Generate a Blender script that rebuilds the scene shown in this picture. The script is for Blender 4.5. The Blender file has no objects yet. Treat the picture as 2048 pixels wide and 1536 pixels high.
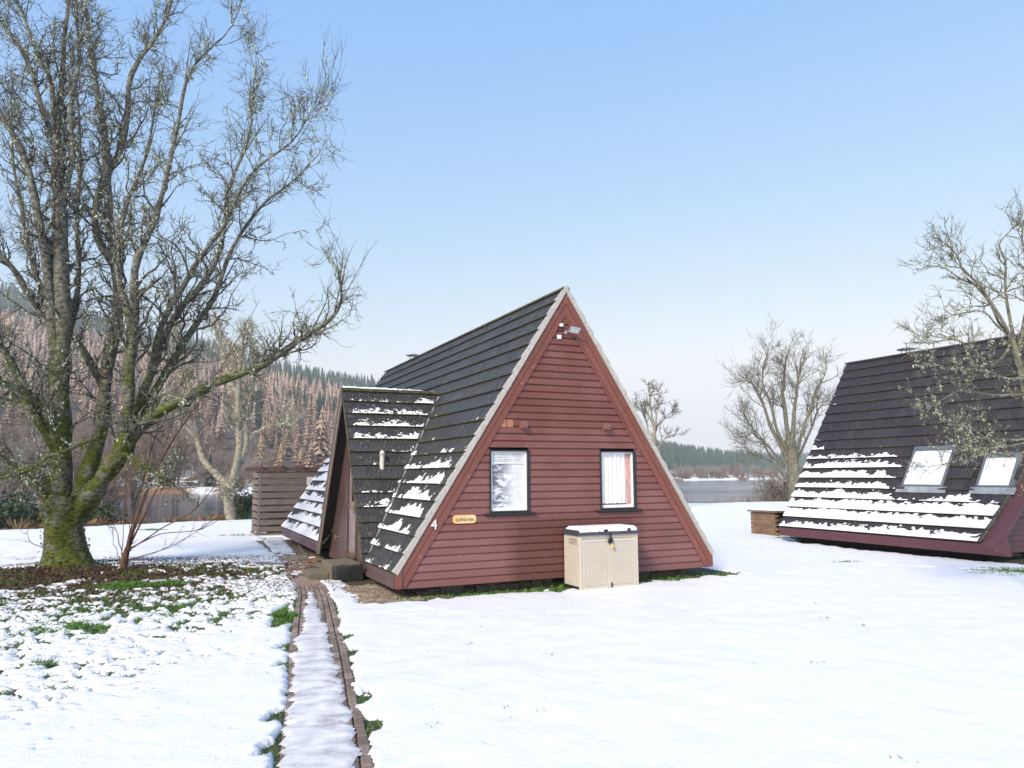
import bpy, bmesh, math, random
import numpy as np
from mathutils import Vector, Matrix, Euler
random.seed(7); RNG = np.random.default_rng(7)
S = bpy.context.scene
COL = S.collection

# ------------------------------------------------------------------ camera, sky, sun, exposure
F, PITCH, ROLL, CZ = 1481.84, 0.1212, -0.0064, 2.187
cam = bpy.data.cameras.new("camera"); camo = bpy.data.objects.new("camera", cam); COL.objects.link(camo)
cam.sensor_width = 36.0; cam.lens = F/2048*36; cam.clip_end = 12000; cam.clip_start = 0.05
camo.matrix_world = Matrix.Translation((0, 0, CZ)) @ Euler((math.pi/2+PITCH, 0, 0)).to_matrix().to_4x4() @ Matrix.Rotation(ROLL, 4, 'Z')
S.camera = camo
S.render.engine = 'CYCLES'
S.view_settings.view_transform = 'Standard'; S.view_settings.look = 'None'
S.view_settings.gamma = 1.0; S.view_settings.use_curve_mapping = False
S.view_settings.exposure = 1.27
S.cycles.volume_bounces = 3
SUN_EL, SUN_AZ = math.radians(34), math.radians(-152)      # azimuth from +Y, clockwise: low winter sun behind the camera, to the left
w = bpy.data.worlds.new("World"); S.world = w; w.use_nodes = True
nt = w.node_tree; bg = nt.nodes['Background']
sky = nt.nodes.new('ShaderNodeTexSky'); sky.sky_type = 'NISHITA'; sky.sun_disc = False
sky.sun_elevation = SUN_EL; sky.sun_rotation = SUN_AZ
sky.air_density = 1.0; sky.dust_density = 1.0; sky.ozone_density = 2.0; sky.altitude = 50
# pale, even winter sky: the whole Nishita sky is graded per channel (soft thin overcast near the horizon)
sp_ = nt.nodes.new('ShaderNodeSeparateColor'); cb_ = nt.nodes.new('ShaderNodeCombineColor'); nt.links.new(sky.outputs[0], sp_.inputs[0])
for k_, (a_, n_, p_) in enumerate(((.90, .967, .98), (1.80, 1.65, .55), (3.25, 2.93, .08))):
    d_ = nt.nodes.new('ShaderNodeMath'); d_.operation = 'DIVIDE'; d_.inputs[1].default_value = n_; nt.links.new(sp_.outputs[k_], d_.inputs[0])
    w_ = nt.nodes.new('ShaderNodeMath'); w_.operation = 'POWER'; w_.inputs[1].default_value = p_; nt.links.new(d_.outputs[0], w_.inputs[0])
    m_ = nt.nodes.new('ShaderNodeMath'); m_.operation = 'MULTIPLY'; m_.inputs[1].default_value = a_; nt.links.new(w_.outputs[0], m_.inputs[0]); 
    x_ = nt.nodes.new('ShaderNodeMath'); x_.operation = 'MINIMUM'; x_.inputs[1].default_value = (3.35, 3.45, 3.65)[k_]; nt.links.new(m_.outputs[0], x_.inputs[0]); nt.links.new(x_.outputs[0], cb_.inputs[k_])
nt.links.new(cb_.outputs[0], bg.inputs[0]); bg.inputs[1].default_value = 0.12
sl = bpy.data.lights.new("sun", 'SUN'); sl.energy = 2.3; sl.angle = math.radians(14); sl.color = (1.0, 0.885, 0.75)
so = bpy.data.objects.new("sun", sl); COL.objects.link(so)
sd = Vector((math.sin(SUN_AZ)*math.cos(SUN_EL), math.cos(SUN_AZ)*math.cos(SUN_EL), math.sin(SUN_EL)))
so.rotation_euler = sd.to_track_quat('Z', 'Y').to_euler()

# ------------------------------------------------------------------ helpers
def at(px, py, Y):
    "world point on the sight line of a photo pixel at ground distance Y (used to survey where things stand)"
    X, y = px-1024, py-768
    cr, sr = math.cos(ROLL), math.sin(ROLL)
    X, y = X*cr+y*sr, -X*sr+y*cr
    c, s = math.cos(PITCH), math.sin(PITCH)
    r = np.array([X/F, c+(y/F)*s, s-(y/F)*c]); p = r*(Y/r[1]); p[2] += CZ
    return p
def tag(o, label=None, cat=None, group=None, kind=None):
    if label: o['label'] = label
    if cat: o['category'] = cat
    if group: o['group'] = group
    if kind: o['kind'] = kind
    return o
def empty(name, loc=(0,0,0), rz=0, label=None, cat=None, group=None):
    o = bpy.data.objects.new(name, None); COL.objects.link(o); o.location = loc; o.rotation_euler = (0,0,rz)
    o.empty_display_size = .2
    return tag(o, label, cat, group)
def link(name, me, mat=None, parent=None, kind=None, M=None):
    if mat is not None and len(me.materials) == 0: me.materials.append(mat)
    o = bpy.data.objects.new(name, me); COL.objects.link(o)
    if parent is not None: o.parent = parent
    if kind: o['kind'] = kind
    if M is not None: o.matrix_local = M
    return o
def mesh(name, V, Fc, smooth=False):
    me = bpy.data.meshes.new(name); me.from_pydata([tuple(map(float, v)) for v in V], [], Fc); me.update()
    if smooth: me.polygons.foreach_set('use_smooth', [True]*len(me.polygons))
    return me
def npmesh(name, V, Q, smooth=False):
    "V (n,3), Q (m,k) faces of equal size k"
    me = bpy.data.meshes.new(name); V = np.ascontiguousarray(V, np.float32); Q = np.ascontiguousarray(Q, np.int32)
    k = Q.shape[1]
    me.vertices.add(len(V)); me.vertices.foreach_set('co', V.ravel())
    me.loops.add(Q.size); me.loops.foreach_set('vertex_index', Q.ravel())
    me.polygons.add(len(Q)); me.polygons.foreach_set('loop_start', np.arange(0, Q.size, k, dtype=np.int32))
    me.polygons.foreach_set('loop_total', np.full(len(Q), k, np.int32))
    if smooth: me.polygons.foreach_set('use_smooth', np.ones(len(Q), bool))
    me.update(calc_edges=True); me.validate(); return me
def vattr(me, name, vals):
    a = me.attributes.new(name, 'FLOAT', 'POINT'); a.data.foreach_set('value', np.asarray(vals, np.float32))
class MB:
    def __init__(s): s.V = []; s.F = []
    def add(s, V, Fc):
        n = len(s.V); s.V += [tuple(v) for v in V]; s.F += [tuple(i+n for i in f) for f in Fc]; return s
    def box(s, a, b, M=None):
        (x0,y0,z0), (x1,y1,z1) = a, b
        V = [Vector(p) for p in ((x0,y0,z0),(x1,y0,z0),(x1,y1,z0),(x0,y1,z0),(x0,y0,z1),(x1,y0,z1),(x1,y1,z1),(x0,y1,z1))]
        if M is not None: V = [M @ v for v in V]
        return s.add(V, [(0,3,2,1),(4,5,6,7),(0,1,5,4),(1,2,6,5),(2,3,7,6),(3,0,4,7)])
    def prism(s, poly, fn, d0, d1):
        "polygon of 2D points extruded; fn(a,b,d)->3D"
        n = len(poly); V = [fn(a,b,d0) for a,b in poly]+[fn(a,b,d1) for a,b in poly]
        return s.add(V, [tuple(range(n))[::-1], tuple(range(n,2*n))]+[(i,(i+1)%n,(i+1)%n+n,i+n) for i in range(n)])
    def cyl(s, p0, p1, r0, r1=None, n=12, cap=True):
        p0, p1 = Vector(p0), Vector(p1); r1 = r0 if r1 is None else r1
        d = (p1-p0).normalized(); a = d.orthogonal().normalized(); b = d.cross(a)
        V = [p+(a*math.cos(t)+b*math.sin(t))*r for p, r in ((p0,r0),(p1,r1)) for t in [2*math.pi*i/n for i in range(n)]]
        Fc = [(i,(i+1)%n,(i+1)%n+n,i+n) for i in range(n)]
        if cap: Fc += [tuple(range(n))[::-1], tuple(range(n,2*n))]
        return s.add(V, Fc)
    def lathe(s, c, prof, n=16):
        V = []; m = len(prof)
        for r, z in prof:
            V += [(c[0]+r*math.cos(2*math.pi*i/n), c[1]+r*math.sin(2*math.pi*i/n), c[2]+z) for i in range(n)]
        Fc = [(j*n+i, j*n+(i+1)%n, (j+1)*n+(i+1)%n, (j+1)*n+i) for j in range(m-1) for i in range(n)]
        return s.add(V, Fc+[tuple(range(n))[::-1], tuple(range((m-1)*n, m*n))])
    def build(s, name, mat, parent=None, bevel=0, kind=None, smooth=False):
        me = mesh(name, s.V, s.F)
        if bevel or smooth:
            bm = bmesh.new(); bm.from_mesh(me); bmesh.ops.recalc_face_normals(bm, faces=bm.faces)
            if bevel:
                es = [e for e in bm.edges if len(e.link_faces) == 2 and e.calc_face_angle(0) > .6]
                bmesh.ops.bevel(bm, geom=es, offset=bevel, segments=1, affect='EDGES')
            if smooth:
                for f in bm.faces: f.smooth = True
            bm.to_mesh(me); bm.free()
        else:
            bm = bmesh.new(); bm.from_mesh(me); bmesh.ops.recalc_face_normals(bm, faces=bm.faces); bm.to_mesh(me); bm.free()
        return link(name, me, mat, parent, kind)
# value noise
_T = RNG.random((256, 256)).astype(np.float64)
def vn(x, y):
    x = np.asarray(x, float); y = np.asarray(y, float)
    xi = np.floor(x).astype(int); yi = np.floor(y).astype(int); fx = x-xi; fy = y-yi
    fx = fx*fx*(3-2*fx); fy = fy*fy*(3-2*fy)
    g = lambda a, b: _T[a & 255, b & 255]
    return (g(xi,yi)*(1-fx)+g(xi+1,yi)*fx)*(1-fy)+(g(xi,yi+1)*(1-fx)+g(xi+1,yi+1)*fx)*fy
def fbm(x, y, s, o=3, g=.5, off=0.):
    a = 1.; t = 0.; w_ = 0.
    for i in range(o):
        t = t+a*vn(x/s*2**i+17.3*i+off, y/s*2**i+5.1*i+off*1.7); w_ += a; a *= g
    return t/w_
def sstep(a, b, x): t = np.clip((x-a)/(b-a), 0, 1); return t*t*(3-2*t)

# ------------------------------------------------------------------ materials
def newmat(name):
    m = bpy.data.materials.new(name); m.use_nodes = True
    return m, m.node_tree, m.node_tree.nodes['Principled BSDF']
def N(t, ty, **k):
    n = t.nodes.new('ShaderNode'+ty)
    for a, b in k.items(): setattr(n, a, b)
    return n
def noise(t, vec, scale, detail=3, rough=.55, dist=0, dim='3D', W=None):
    n = N(t, 'TexNoise', noise_dimensions=dim); n.inputs['Scale'].default_value = scale; n.inputs['Detail'].default_value = detail
    n.inputs['Roughness'].default_value = rough; n.inputs['Distortion'].default_value = dist
    if vec is not None: t.links.new(vec, n.inputs['Vector'])
    if W is not None: t.links.new(W, n.inputs['W'])
    return n.outputs['Fac']
def ramp(t, fac, stops, interp='LINEAR'):
    r = N(t, 'ValToRGB'); e = r.color_ramp.elements; r.color_ramp.interpolation = interp
    while len(e) < len(stops): e.new(.5)
    for i, (p, c) in enumerate(stops):
        e[i].position = p; e[i].color = (c, c, c, 1) if isinstance(c, (int, float)) else (*c, 1)
    t.links.new(fac, r.inputs[0]); return r.outputs[0]
def mix(t, fac, a, b, mode='MIX'):
    m = N(t, 'MixRGB', blend_type=mode)
    for i, v in ((0, fac), (1, a), (2, b)):
        if hasattr(v, 'is_output'): t.links.new(v, m.inputs[i])
        elif isinstance(v, (int, float)): m.inputs[i].default_value = v if i == 0 else (v, v, v, 1)
        else: m.inputs[i].default_value = (*v, 1)
    return m.outputs[0]
def mth(t, op, a, b=0., c=None):
    m = N(t, 'Math', operation=op)
    for i, v in enumerate((a, b) if c is None else (a, b, c)):
        if hasattr(v, 'is_output'): t.links.new(v, m.inputs[i])
        else: m.inputs[i].default_value = v
    return m.outputs[0]
def bump(t, bs, h, strength=.4, dist=.02):
    b = N(t, 'Bump'); b.inputs['Strength'].default_value = strength; b.inputs['Distance'].default_value = dist
    t.links.new(h, b.inputs['Height']); t.links.new(b.outputs[0], bs.inputs['Normal'])
def coords(t, kind='Object', scale=None):
    c = N(t, 'TexCoord').outputs[kind]
    if scale:
        m = N(t, 'Mapping'); m.inputs['Scale'].default_value = scale; t.links.new(c, m.inputs[0]); c = m.outputs[0]
    return c
def pos(t, scale=None):
    c = N(t, 'NewGeometry').outputs['Position']
    if scale:
        m = N(t, 'Mapping'); m.inputs['Scale'].default_value = scale; t.links.new(c, m.inputs[0]); c = m.outputs[0]
    return c
def simple(name, col, rough=.6, metal=0, var=.25, sc=8, bstr=.15, scale=None, var2=None):
    m, t, b = newmat(name); c = coords(t, 'Object', scale)
    n = noise(t, c, sc, 4)
    dark = tuple(x*(1-var) for x in col); lite = tuple(min(1, x*(1+var)) for x in col)
    cc = ramp(t, n, [(.3, dark), (.7, var2 or lite)])
    t.links.new(cc, b.inputs['Base Color']); b.inputs['Roughness'].default_value = rough; b.inputs['Metallic'].default_value = metal
    if bstr: bump(t, b, n, bstr, .01)
    return m
def rnd(t): return N(t, 'ObjectInfo').outputs['Random']

def m_paint(name, col, fade, rough=.42, stain=False, streak=(1.5,30,30)):
    m, t, b = newmat(name); c = coords(t); cs = coords(t, 'Object', streak)
    r = rnd(t)
    n1 = noise(t, c, 1.3, 3); n2 = noise(t, cs, 2.5, 4, .6)
    sz = N(t, 'SeparateXYZ'); t.links.new(c, sz.inputs[0])
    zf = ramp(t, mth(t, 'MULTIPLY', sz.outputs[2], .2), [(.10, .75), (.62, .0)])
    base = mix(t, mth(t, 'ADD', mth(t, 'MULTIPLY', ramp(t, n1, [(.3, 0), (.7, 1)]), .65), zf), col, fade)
    base = mix(t, mth(t, 'MULTIPLY', r, .35), base, tuple(x*.72 for x in col))
    base = mix(t, ramp(t, n2, [(.45, 0), (.8, .45)]), base, tuple(min(1, x*1.5+.01) for x in col))
    if stain:
        sx = N(t, 'SeparateXYZ'); t.links.new(c, sx.inputs[0])
        wob = mth(t, 'MULTIPLY', noise(t, c, 2.2, 3), .5)
        a = mth(t, 'ADD', sx.outputs[0], wob)
        f1 = ramp(t, mth(t, 'MULTIPLY', a, .1), [(.236, 0), (.262, 1), (.52, 1), (.56, 0)])
        f2 = ramp(t, mth(t, 'MULTIPLY', mth(t, 'ADD', sx.outputs[2], mth(t, 'MULTIPLY', wob, .4)), .2), [(.265, 1), (.31, 0)])
        base = mix(t, mth(t, 'MULTIPLY', mth(t, 'MULTIPLY', f1, f2), .75), base, (.085, .026, .018))
    fl = noise(t, c, 24, 2, .5); fl2 = noise(t, cs, 9, 3, .7)
    base = mix(t, ramp(t, fl, [(.73, 0), (.75, .85)]), base, (.62, .55, .52))
    base = mix(t, ramp(t, fl2, [(.73, 0), (.78, .5)]), base, (.5, .4, .38))
    t.links.new(base, b.inputs['Base Color'])
    b.inputs['Specular IOR Level'].default_value = .4
    t.links.new(ramp(t, n1, [(.3, rough-.08), (.8, rough+.15)]), b.inputs['Roughness'])
    bump(t, b, n2, .25, .004); return m
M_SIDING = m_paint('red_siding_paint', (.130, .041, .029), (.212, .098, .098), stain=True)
M_BARGE = m_paint('red_trim_paint', (.150, .048, .034), (.190, .070, .055), rough=.5)
M_PURPLE = m_paint('purple_brown_trim_paint', (.070, .026, .034), (.105, .042, .056))
M_DOORWALL = m_paint('brown_board_paint', (.045, .022, .019), (.115, .072, .068), rough=.38, streak=(25,25,1.5))
M_BLACK = simple('black_window_paint', (.012, .014, .018), .35, var=.4)
M_UPVC = simple('white_plastic_frame', (.78, .78, .77), .35, var=.04, bstr=0)
M_DARK = simple('dark_interior', (.012, .010, .009), .9, bstr=0)
M_SOFFIT = simple('dark_soffit_boards', (.022, .014, .011), .8)

def m_tile(name, base, lite, moss, fleck=.85):
    m, t, b = newmat(name)
    a = N(t, 'Attribute'); a.attribute_name = 'tl'; v = a.outputs['Vector']
    mp = N(t, 'Mapping'); mp.inputs['Scale'].default_value = (26, 5, 1); t.links.new(v, mp.inputs[0])
    st = noise(t, mp.outputs[0], 1.7, 5, .65); sp = noise(t, v, 45, 2, .6); big = noise(t, pos(t), .7, 3)
    r = rnd(t)
    c = mix(t, ramp(t, st, [(.35, 0), (.72, 1)]), base, lite)
    c = mix(t, ramp(t, r, [(0, 0), (1, .45)]), c, tuple(x*.55 for x in base))
    c = mix(t, ramp(t, st, [(.57, 0), (.66, fleck)]), c, tuple(min(1, x*3.2) for x in lite))
    tl = N(t, 'SeparateXYZ'); t.links.new(N2(t, 'tb'), tl.inputs[0])
    edge = ramp(t, tl.outputs[0], [(0, 1), (.10, .25), (.4, 0)])         # moss gathers at the butt of each tile
    mo = mth(t, 'MULTIPLY', edge, ramp(t, mth(t, 'ADD', mth(t, 'MULTIPLY', sp, .5), mth(t, 'MULTIPLY', big, .6)), [(.48, 0), (.62, moss)]))
    c = mix(t, mo, c, (.075, .080, .018))
    t.links.new(c, b.inputs['Base Color']); b.inputs['Roughness'].default_value = .55
    b.inputs['Specular IOR Level'].default_value = .35
    h = mth(t, 'ADD', st, mth(t, 'MULTIPLY', sp, .5)); bump(t, b, h, .5, .006); return m
def N2(t, name):
    a = N(t, 'Attribute'); a.attribute_name = name; return a.outputs['Vector']
M_TILE = m_tile('concrete_roof_tile', (.024, .022, .022), (.068, .065, .064), .7)
M_TILE2 = m_tile('brown_black_roof_tile', (.024, .019, .021), (.062, .053, .056), .35, .3)
M_MORTAR = simple('pale_verge_mortar', (.38, .37, .345), .9, var=.14, sc=14, bstr=.6)
M_MOSSRIDGE = simple('mossy_ridge_tile', (.045, .045, .03), .9, var=.5, sc=10, bstr=.8, var2=(.12, .11, .03))
M_LEAD = simple('lead_flashing', (.24, .27, .30), .5, var=.3, sc=5)

def m_snow(name, tint=(.80, .81, .835), fine=30):
    m, t, b = newmat(name); p = pos(t)
    n = noise(t, p, 2.2, 5, .6); n2 = noise(t, p, fine, 3, .6)
    c = mix(t, ramp(t, n, [(.3, 0), (.7, 1)]), tuple(x*.93 for x in tint), tint)
    t.links.new(c, b.inputs['Base Color']); b.inputs['Roughness'].default_value = .55; b.inputs['Specular IOR Level'].default_value = .25
    bump(t, b, mth(t, 'ADD', n, mth(t, 'MULTIPLY', n2, .25)), .5, .05); return m
M_SNOW = m_snow('snow')
M_ROOFSNOW = m_snow('roof_snow', (.80, .81, .835), 60)
def m_ice():
    m, t, b = newmat('trodden_ice'); p = pos(t)
    mp = N(t, 'Mapping'); mp.inputs['Scale'].default_value = (2.0, 2.6, 1); t.links.new(p, mp.inputs[0])
    n = noise(t, mp.outputs[0], 2, 5, .6); n2 = noise(t, p, 40, 3)
    c = mix(t, ramp(t, n, [(.30, 1), (.62, 0)]), (.76, .765, .785), (.42, .39, .40))
    t.links.new(c, b.inputs['Base Color'])
    t.links.new(ramp(t, n, [(.3, .18), (.65, .5)]), b.inputs['Roughness'])
    bump(t, b, mth(t, 'ADD', n, mth(t, 'MULTIPLY', n2, .3)), .15, .012); return m
M_ICE = m_ice()
def m_ground():
    m, t, b = newmat('wet_grass_and_soil'); p = pos(t)
    n = noise(t, p, 1.1, 4); n2 = noise(t, p, 22, 4, .7); n3 = noise(t, p, 6, 3)
    c = mix(t, ramp(t, n, [(.35, 0), (.6, 1)]), (.055, .042, .028), (.055, .095, .026))
    c = mix(t, ramp(t, n2, [(.35, 0), (.7, .8)]), c, (.070, .055, .035))
    t.links.new(mix(t, ramp(t, n3, [(.5, 0), (.8, .5)]), c, (.022, .016, .011)), b.inputs['Base Color'])
    b.inputs['Roughness'].default_value = .9; bump(t, b, n2, .9, .04); return m
M_GROUND = m_ground()
def m_far():
    m, t, b = newmat('far_bank_ground'); p = pos(t)
    n = noise(t, pos(t, (1, .35, 1)), .045, 5, .6); n2 = noise(t, p, .5, 4)
    sx = N(t, 'SeparateXYZ'); t.links.new(p, sx.inputs[0])
    low = ramp(t, mth(t, 'MULTIPLY', sx.outputs[2], .05), [(.0, 1), (.25, .0)])
    c = mix(t, ramp(t, n2, [(.35, 0), (.7, 1)]), (.050, .040, .032), (.090, .070, .052))
    reed = mix(t, n2, (.16, .075, .035), (.22, .15, .09))
    c = mix(t, low, c, reed)
    sn = mth(t, 'MULTIPLY', low, ramp(t, n, [(.49, 0), (.53, 1)]))
    c = mix(t, sn, c, (.83, .84, .87))
    hs = ramp(t, noise(t, p, .02, 4), [(.66, 0), (.69, .8)])
    c = mix(t, hs, c, (.8, .82, .85))
    t.links.new(c, b.inputs['Base Color']); b.inputs['Roughness'].default_value = .9; return m
M_FAR = m_far()
def m_water():
    m, t, b = newmat('lake_water'); b.inputs['Base Color'].default_value = (.022, .050, .072, 1)
    b.inputs['Roughness'].default_value = .10; b.inputs['IOR'].default_value = 1.333; b.inputs['Specular IOR Level'].default_value = .5
    n = noise(t, pos(t, (.35, 1.3, 1)), .9, 4, .6); patch = ramp(t, noise(t, pos(t, (.6, 1, 1)), .02, 3), [(.42, .0), (.6, 1)])
    sx = N(t, 'SeparateXYZ'); t.links.new(pos(t), sx.inputs[0])
    open_ = ramp(t, mth(t, 'ADD', mth(t, 'MULTIPLY', sx.outputs[0], .01), .5), [(.35, .08), (.62, 1)])   # sheltered pool to the left, open loch to the right
    bump(t, b, mth(t, 'MULTIPLY', mth(t, 'MULTIPLY', n, mth(t, 'ADD', mth(t, 'MULTIPLY', patch, .8), .2)), open_), 1.0, .5); return m
M_WATER = m_water()
def m_brick(name, base, lite, rough=.85):
    m, t, b = newmat(name); c = coords(t); p = pos(t)
    n = noise(t, p, 60, 4, .75); r = rnd(t); n1 = noise(t, p, 5, 3)
    cc = mix(t, ramp(t, n, [(.35, 0), (.68, 1)]), base, lite)
    cc = mix(t, mth(t, 'MULTIPLY', r, .75), cc, tuple(x*.45 for x in base))
    cc = mix(t, ramp(t, n1, [(.55, 0), (.8, .5)]), cc, (.045, .05, .02))
    t.links.new(cc, b.inputs['Base Color']); b.inputs['Roughness'].default_value = rough; bump(t, b, n, .8, .008); return m
M_PAVER = m_brick('clay_paver', (.19, .140, .115), (.37, .29, .25))
M_BRICK = m_brick('buff_brick', (.17, .095, .055), (.29, .18, .11))
def m_wood(name, base, lite, axis=(1.2, 30, 30), rough=.8):
    m, t, b = newmat(name); r = rnd(t)
    c = coords(t, 'Object', axis); k = coords(t, 'Object', tuple(min(a, 4) for a in axis))
    n = noise(t, c, 1.6, 5, .6, .4, '4D', mth(t, 'MULTIPLY', r, 30)); kn = noise(t, k, 2.3, 2, .4, 0, '4D', mth(t, 'MULTIPLY', r, 50))
    cc = mix(t, ramp(t, n, [(.3, 0), (.7, 1)]), base, lite)
    cc = mix(t, ramp(t, kn, [(.68, 0), (.76, .8)]), cc, tuple(x*.35 for x in base))
    cc = mix(t, mth(t, 'MULTIPLY', r, .35), cc, tuple(x*.7 for x in base))
    t.links.new(cc, b.inputs['Base Color']); b.inputs['Roughness'].default_value = rough; bump(t, b, n, .5, .006); return m
M_SLAT = m_wood('weathered_slat', (.085, .062, .052), (.25, .205, .175))
M_WEATHER = m_wood('weathered_grey_board', (.13, .105, .09), (.30, .26, .23), (25, 25, 1.2))
M_RAIL = m_wood('brown_rail', (.085, .045, .035), (.14, .085, .07))
M_CONC = simple('mossy_concrete', (.13, .115, .075), .9, var=.35, sc=12, bstr=.5, var2=(.20, .17, .12))
M_DARKCONC = simple('near_black_block', (.016, .017, .018), .5, var=.5, sc=6)
M_SLATE = simple('slate_slab', (.13, .15, .15), .5, var=.3, sc=3)
M_GRAVEL = simple('gravel_bed', (.10, .075, .055), .9, var=.6, sc=45, bstr=1, var2=(.27, .21, .16))
M_BEIGE = simple('beige_plastic', (.50, .455, .39), .45, var=.05, sc=3, bstr=0)
M_GROOVE = simple('beige_groove', (.30, .26, .21), .6, bstr=0)
M_GREY = simple('dark_grey_plastic', (.045, .052, .065), .45, var=.15)
M_YELLOW = simple('yellow_plastic', (.65, .50, .05), .4, bstr=0)
M_BRASS = simple('brass', (.70, .48, .18), .3, metal=.9, bstr=0)
M_WHITE = simple('white_plastic', (.75, .76, .76), .4, var=.06, bstr=0)
M_SILVER = simple('silver_lamp_metal', (.50, .52, .54), .3, metal=.7, bstr=0)
M_FLUE = simple('pale_flue_pipe', (.52, .50, .46), .5, var=.1, bstr=0)
M_OAKSIGN = simple('varnished_sign_wood', (.72, .46, .20), .4, var=.15, sc=9, bstr=.1, var2=(.78, .58, .32))
M_SIGNEDGE = simple('sign_bark_edge', (.50, .17, .03), .5, bstr=.1)
M_INK = simple('black_lettering', (.02, .016, .014), .5, bstr=0)
M_CABLE = simple('black_cable', (.012, .012, .012), .5, bstr=0)

def m_glass(name, tint=(.02, .025, .03), rough=.03, refl=.04):
    m, t, b = newmat(name); t.nodes.remove(b); out = t.nodes['Material Output']
    tr = N(t, 'BsdfTransparent'); gl = N(t, 'BsdfGlossy'); gl.inputs['Roughness'].default_value = rough
    fr = N(t, 'LayerWeight'); fr.inputs[0].default_value = .5
    ms = N(t, 'MixShader'); t.links.new(mth(t, 'ADD', mth(t, 'MULTIPLY', mth(t, 'POWER', fr.outputs['Facing'], 4.), .7), refl), ms.inputs[0])
    t.links.new(tr.outputs[0], ms.inputs[1]); t.links.new(gl.outputs[0], ms.inputs[2]); t.links.new(ms.outputs[0], out.inputs[0])
    n = noise(t, coords(t), 1.5, 2); bp = N(t, 'Bump'); bp.inputs['Strength'].default_value = .05; t.links.new(n, bp.inputs['Height'])
    t.links.new(bp.outputs[0], gl.inputs['Normal']); return m
M_GLASS = m_glass('window_glass')
def m_obscured():
    m, t, b = newmat('reeded_privacy_glass'); c = coords(t)
    wv = noise(t, coords(t, 'Object', (90, 1, 3)), 1, 2); n = noise(t, coords(t, 'Object', (3, 1, 6)), 1.6, 5, .65)
    sx = N(t, 'SeparateXYZ'); t.links.new(c, sx.inputs[0])
    right = ramp(t, mth(t, 'SUBTRACT', sx.outputs[0], 1.8), [(.25, 0), (.55, .85)])  # brighter right part showing through the pane is painted into its colour
    top = ramp(t, mth(t, 'SUBTRACT', sx.outputs[2], 1.5), [(.8, 0), (.92, 1)])
    f = mix(t, right, ramp(t, n, [(.47, 0), (.56, .9)]), .95)
    cc = mix(t, f, (.09, .11, .14), (.93, .95, .96)); cc = mix(t, mth(t, 'MULTIPLY', wv, .5), cc, (.15, .18, .22))
    t.links.new(cc, b.inputs['Base Color']); b.inputs['Roughness'].default_value = .12; b.inputs['Specular IOR Level'].default_value = .8
    bump(t, b, mth(t, 'ADD', wv, n), .3, .004); return m
M_OBSC = m_obscured()
def m_lace():
    m, t, b = newmat('white_lace_curtain'); c = coords(t)
    n = noise(t, coords(t, 'Object', (26, 1, 14)), 1, 3, .7); v = N(t, 'TexVoronoi'); v.inputs['Scale'].default_value = 9; t.links.new(c, v.inputs['Vector'])
    f = mth(t, 'MAXIMUM', ramp(t, n, [(.45, 0), (.6, 1)]), ramp(t, v.outputs['Distance'], [(.25, .8), (.35, 0)]))
    t.links.new(mix(t, f, (.74, .76, .78), (.95, .95, .95)), b.inputs['Base Color']); b.inputs['Roughness'].default_value = .9; return m
M_LACE = m_lace()
M_PINK = simple('pink_curtain', (.62, .40, .38), .9, bstr=0)
M_BLIND = simple('white_blind', (.72, .76, .76), .6, bstr=0)
M_SKYLITE = simple('pale_skylight_pane', (.66, .70, .76), .08, var=.03, bstr=0)  # one even pale colour for the skylight panes
M_SKYFRAME = simple('grey_skylight_metal', (.17, .19, .21), .4, metal=.5, var=.15)

def m_bark(name, base, lite, moss=(.060, .080, .012), mossz=None, band=False, lich=.0):
    m, t, b = newmat(name); p = pos(t)
    n = noise(t, p, 9, 5, .7); n2 = noise(t, pos(t, (1, 1, 2.2 if band else 1)), 9, 4, .65); n3 = noise(t, p, 2.6, 4, .6)
    c = mix(t, ramp(t, n, [(.33, 0), (.66, 1)]), base, lite)
    if lich: c = mix(t, ramp(t, n2, [(.5, 0), (.6, lich)]), c, (.26, .31, .24))
    if band: c = mix(t, ramp(t, n2, [(.34, .55), (.44, 0)]), c, tuple(x*.5 for x in base))
    if mossz:
        sx = N(t, 'SeparateXYZ'); t.links.new(p, sx.inputs[0])
        z = mth(t, 'ADD', sx.outputs[2], mth(t, 'MULTIPLY', n3, -3.5))
        f = ramp(t, mth(t, 'MULTIPLY', mth(t, 'ADD', z, 4.), .1), [((mossz[0]+4)*.1, 1), ((mossz[1]+4)*.1, 0)])
        f = mth(t, 'MULTIPLY', f, ramp(t, n3, [(.36, 0), (.52, 1)]))
        mc = mix(t, n, moss, (.14, .145, .02)); mc = mix(t, ramp(t, n2, [(.4, 1), (.6, 0)]), mc, (.03, .045, .012))
        c = mix(t, f, c, mc)
    t.links.new(c, b.inputs['Base Color']); b.inputs['Roughness'].default_value = .9; b.inputs['Specular IOR Level'].default_value = .15
    bump(t, b, n, 1., .03); return m
M_BARK = m_bark('mossy_lichened_bark', (.032, .026, .019), (.20, .185, .155), mossz=(1.6, 4.8), band=True, lich=.55)
M_TWIG = m_bark('grey_brown_twig', (.040, .033, .027), (.15, .135, .115), lich=.45)
M_PALEBARK = m_bark('pale_flaking_bark', (.13, .11, .08), (.42, .38, .30), lich=.6)
M_PALETWIG = m_bark('pale_twig', (.17, .14, .10), (.33, .29, .22), lich=.5)
M_GREYBARK = m_bark('grey_green_bark', (.07, .065, .045), (.20, .185, .14), lich=.3)
M_SHOOT = m_bark('brown_shoot_bark', (.085, .045, .03), (.17, .10, .07))
M_FARTWIG = m_bark('far_bare_crown', (.155, .112, .085), (.30, .235, .185))
M_FARTWIG2 = m_bark('far_grey_crown', (.22, .19, .185), (.36, .32, .31))
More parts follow.
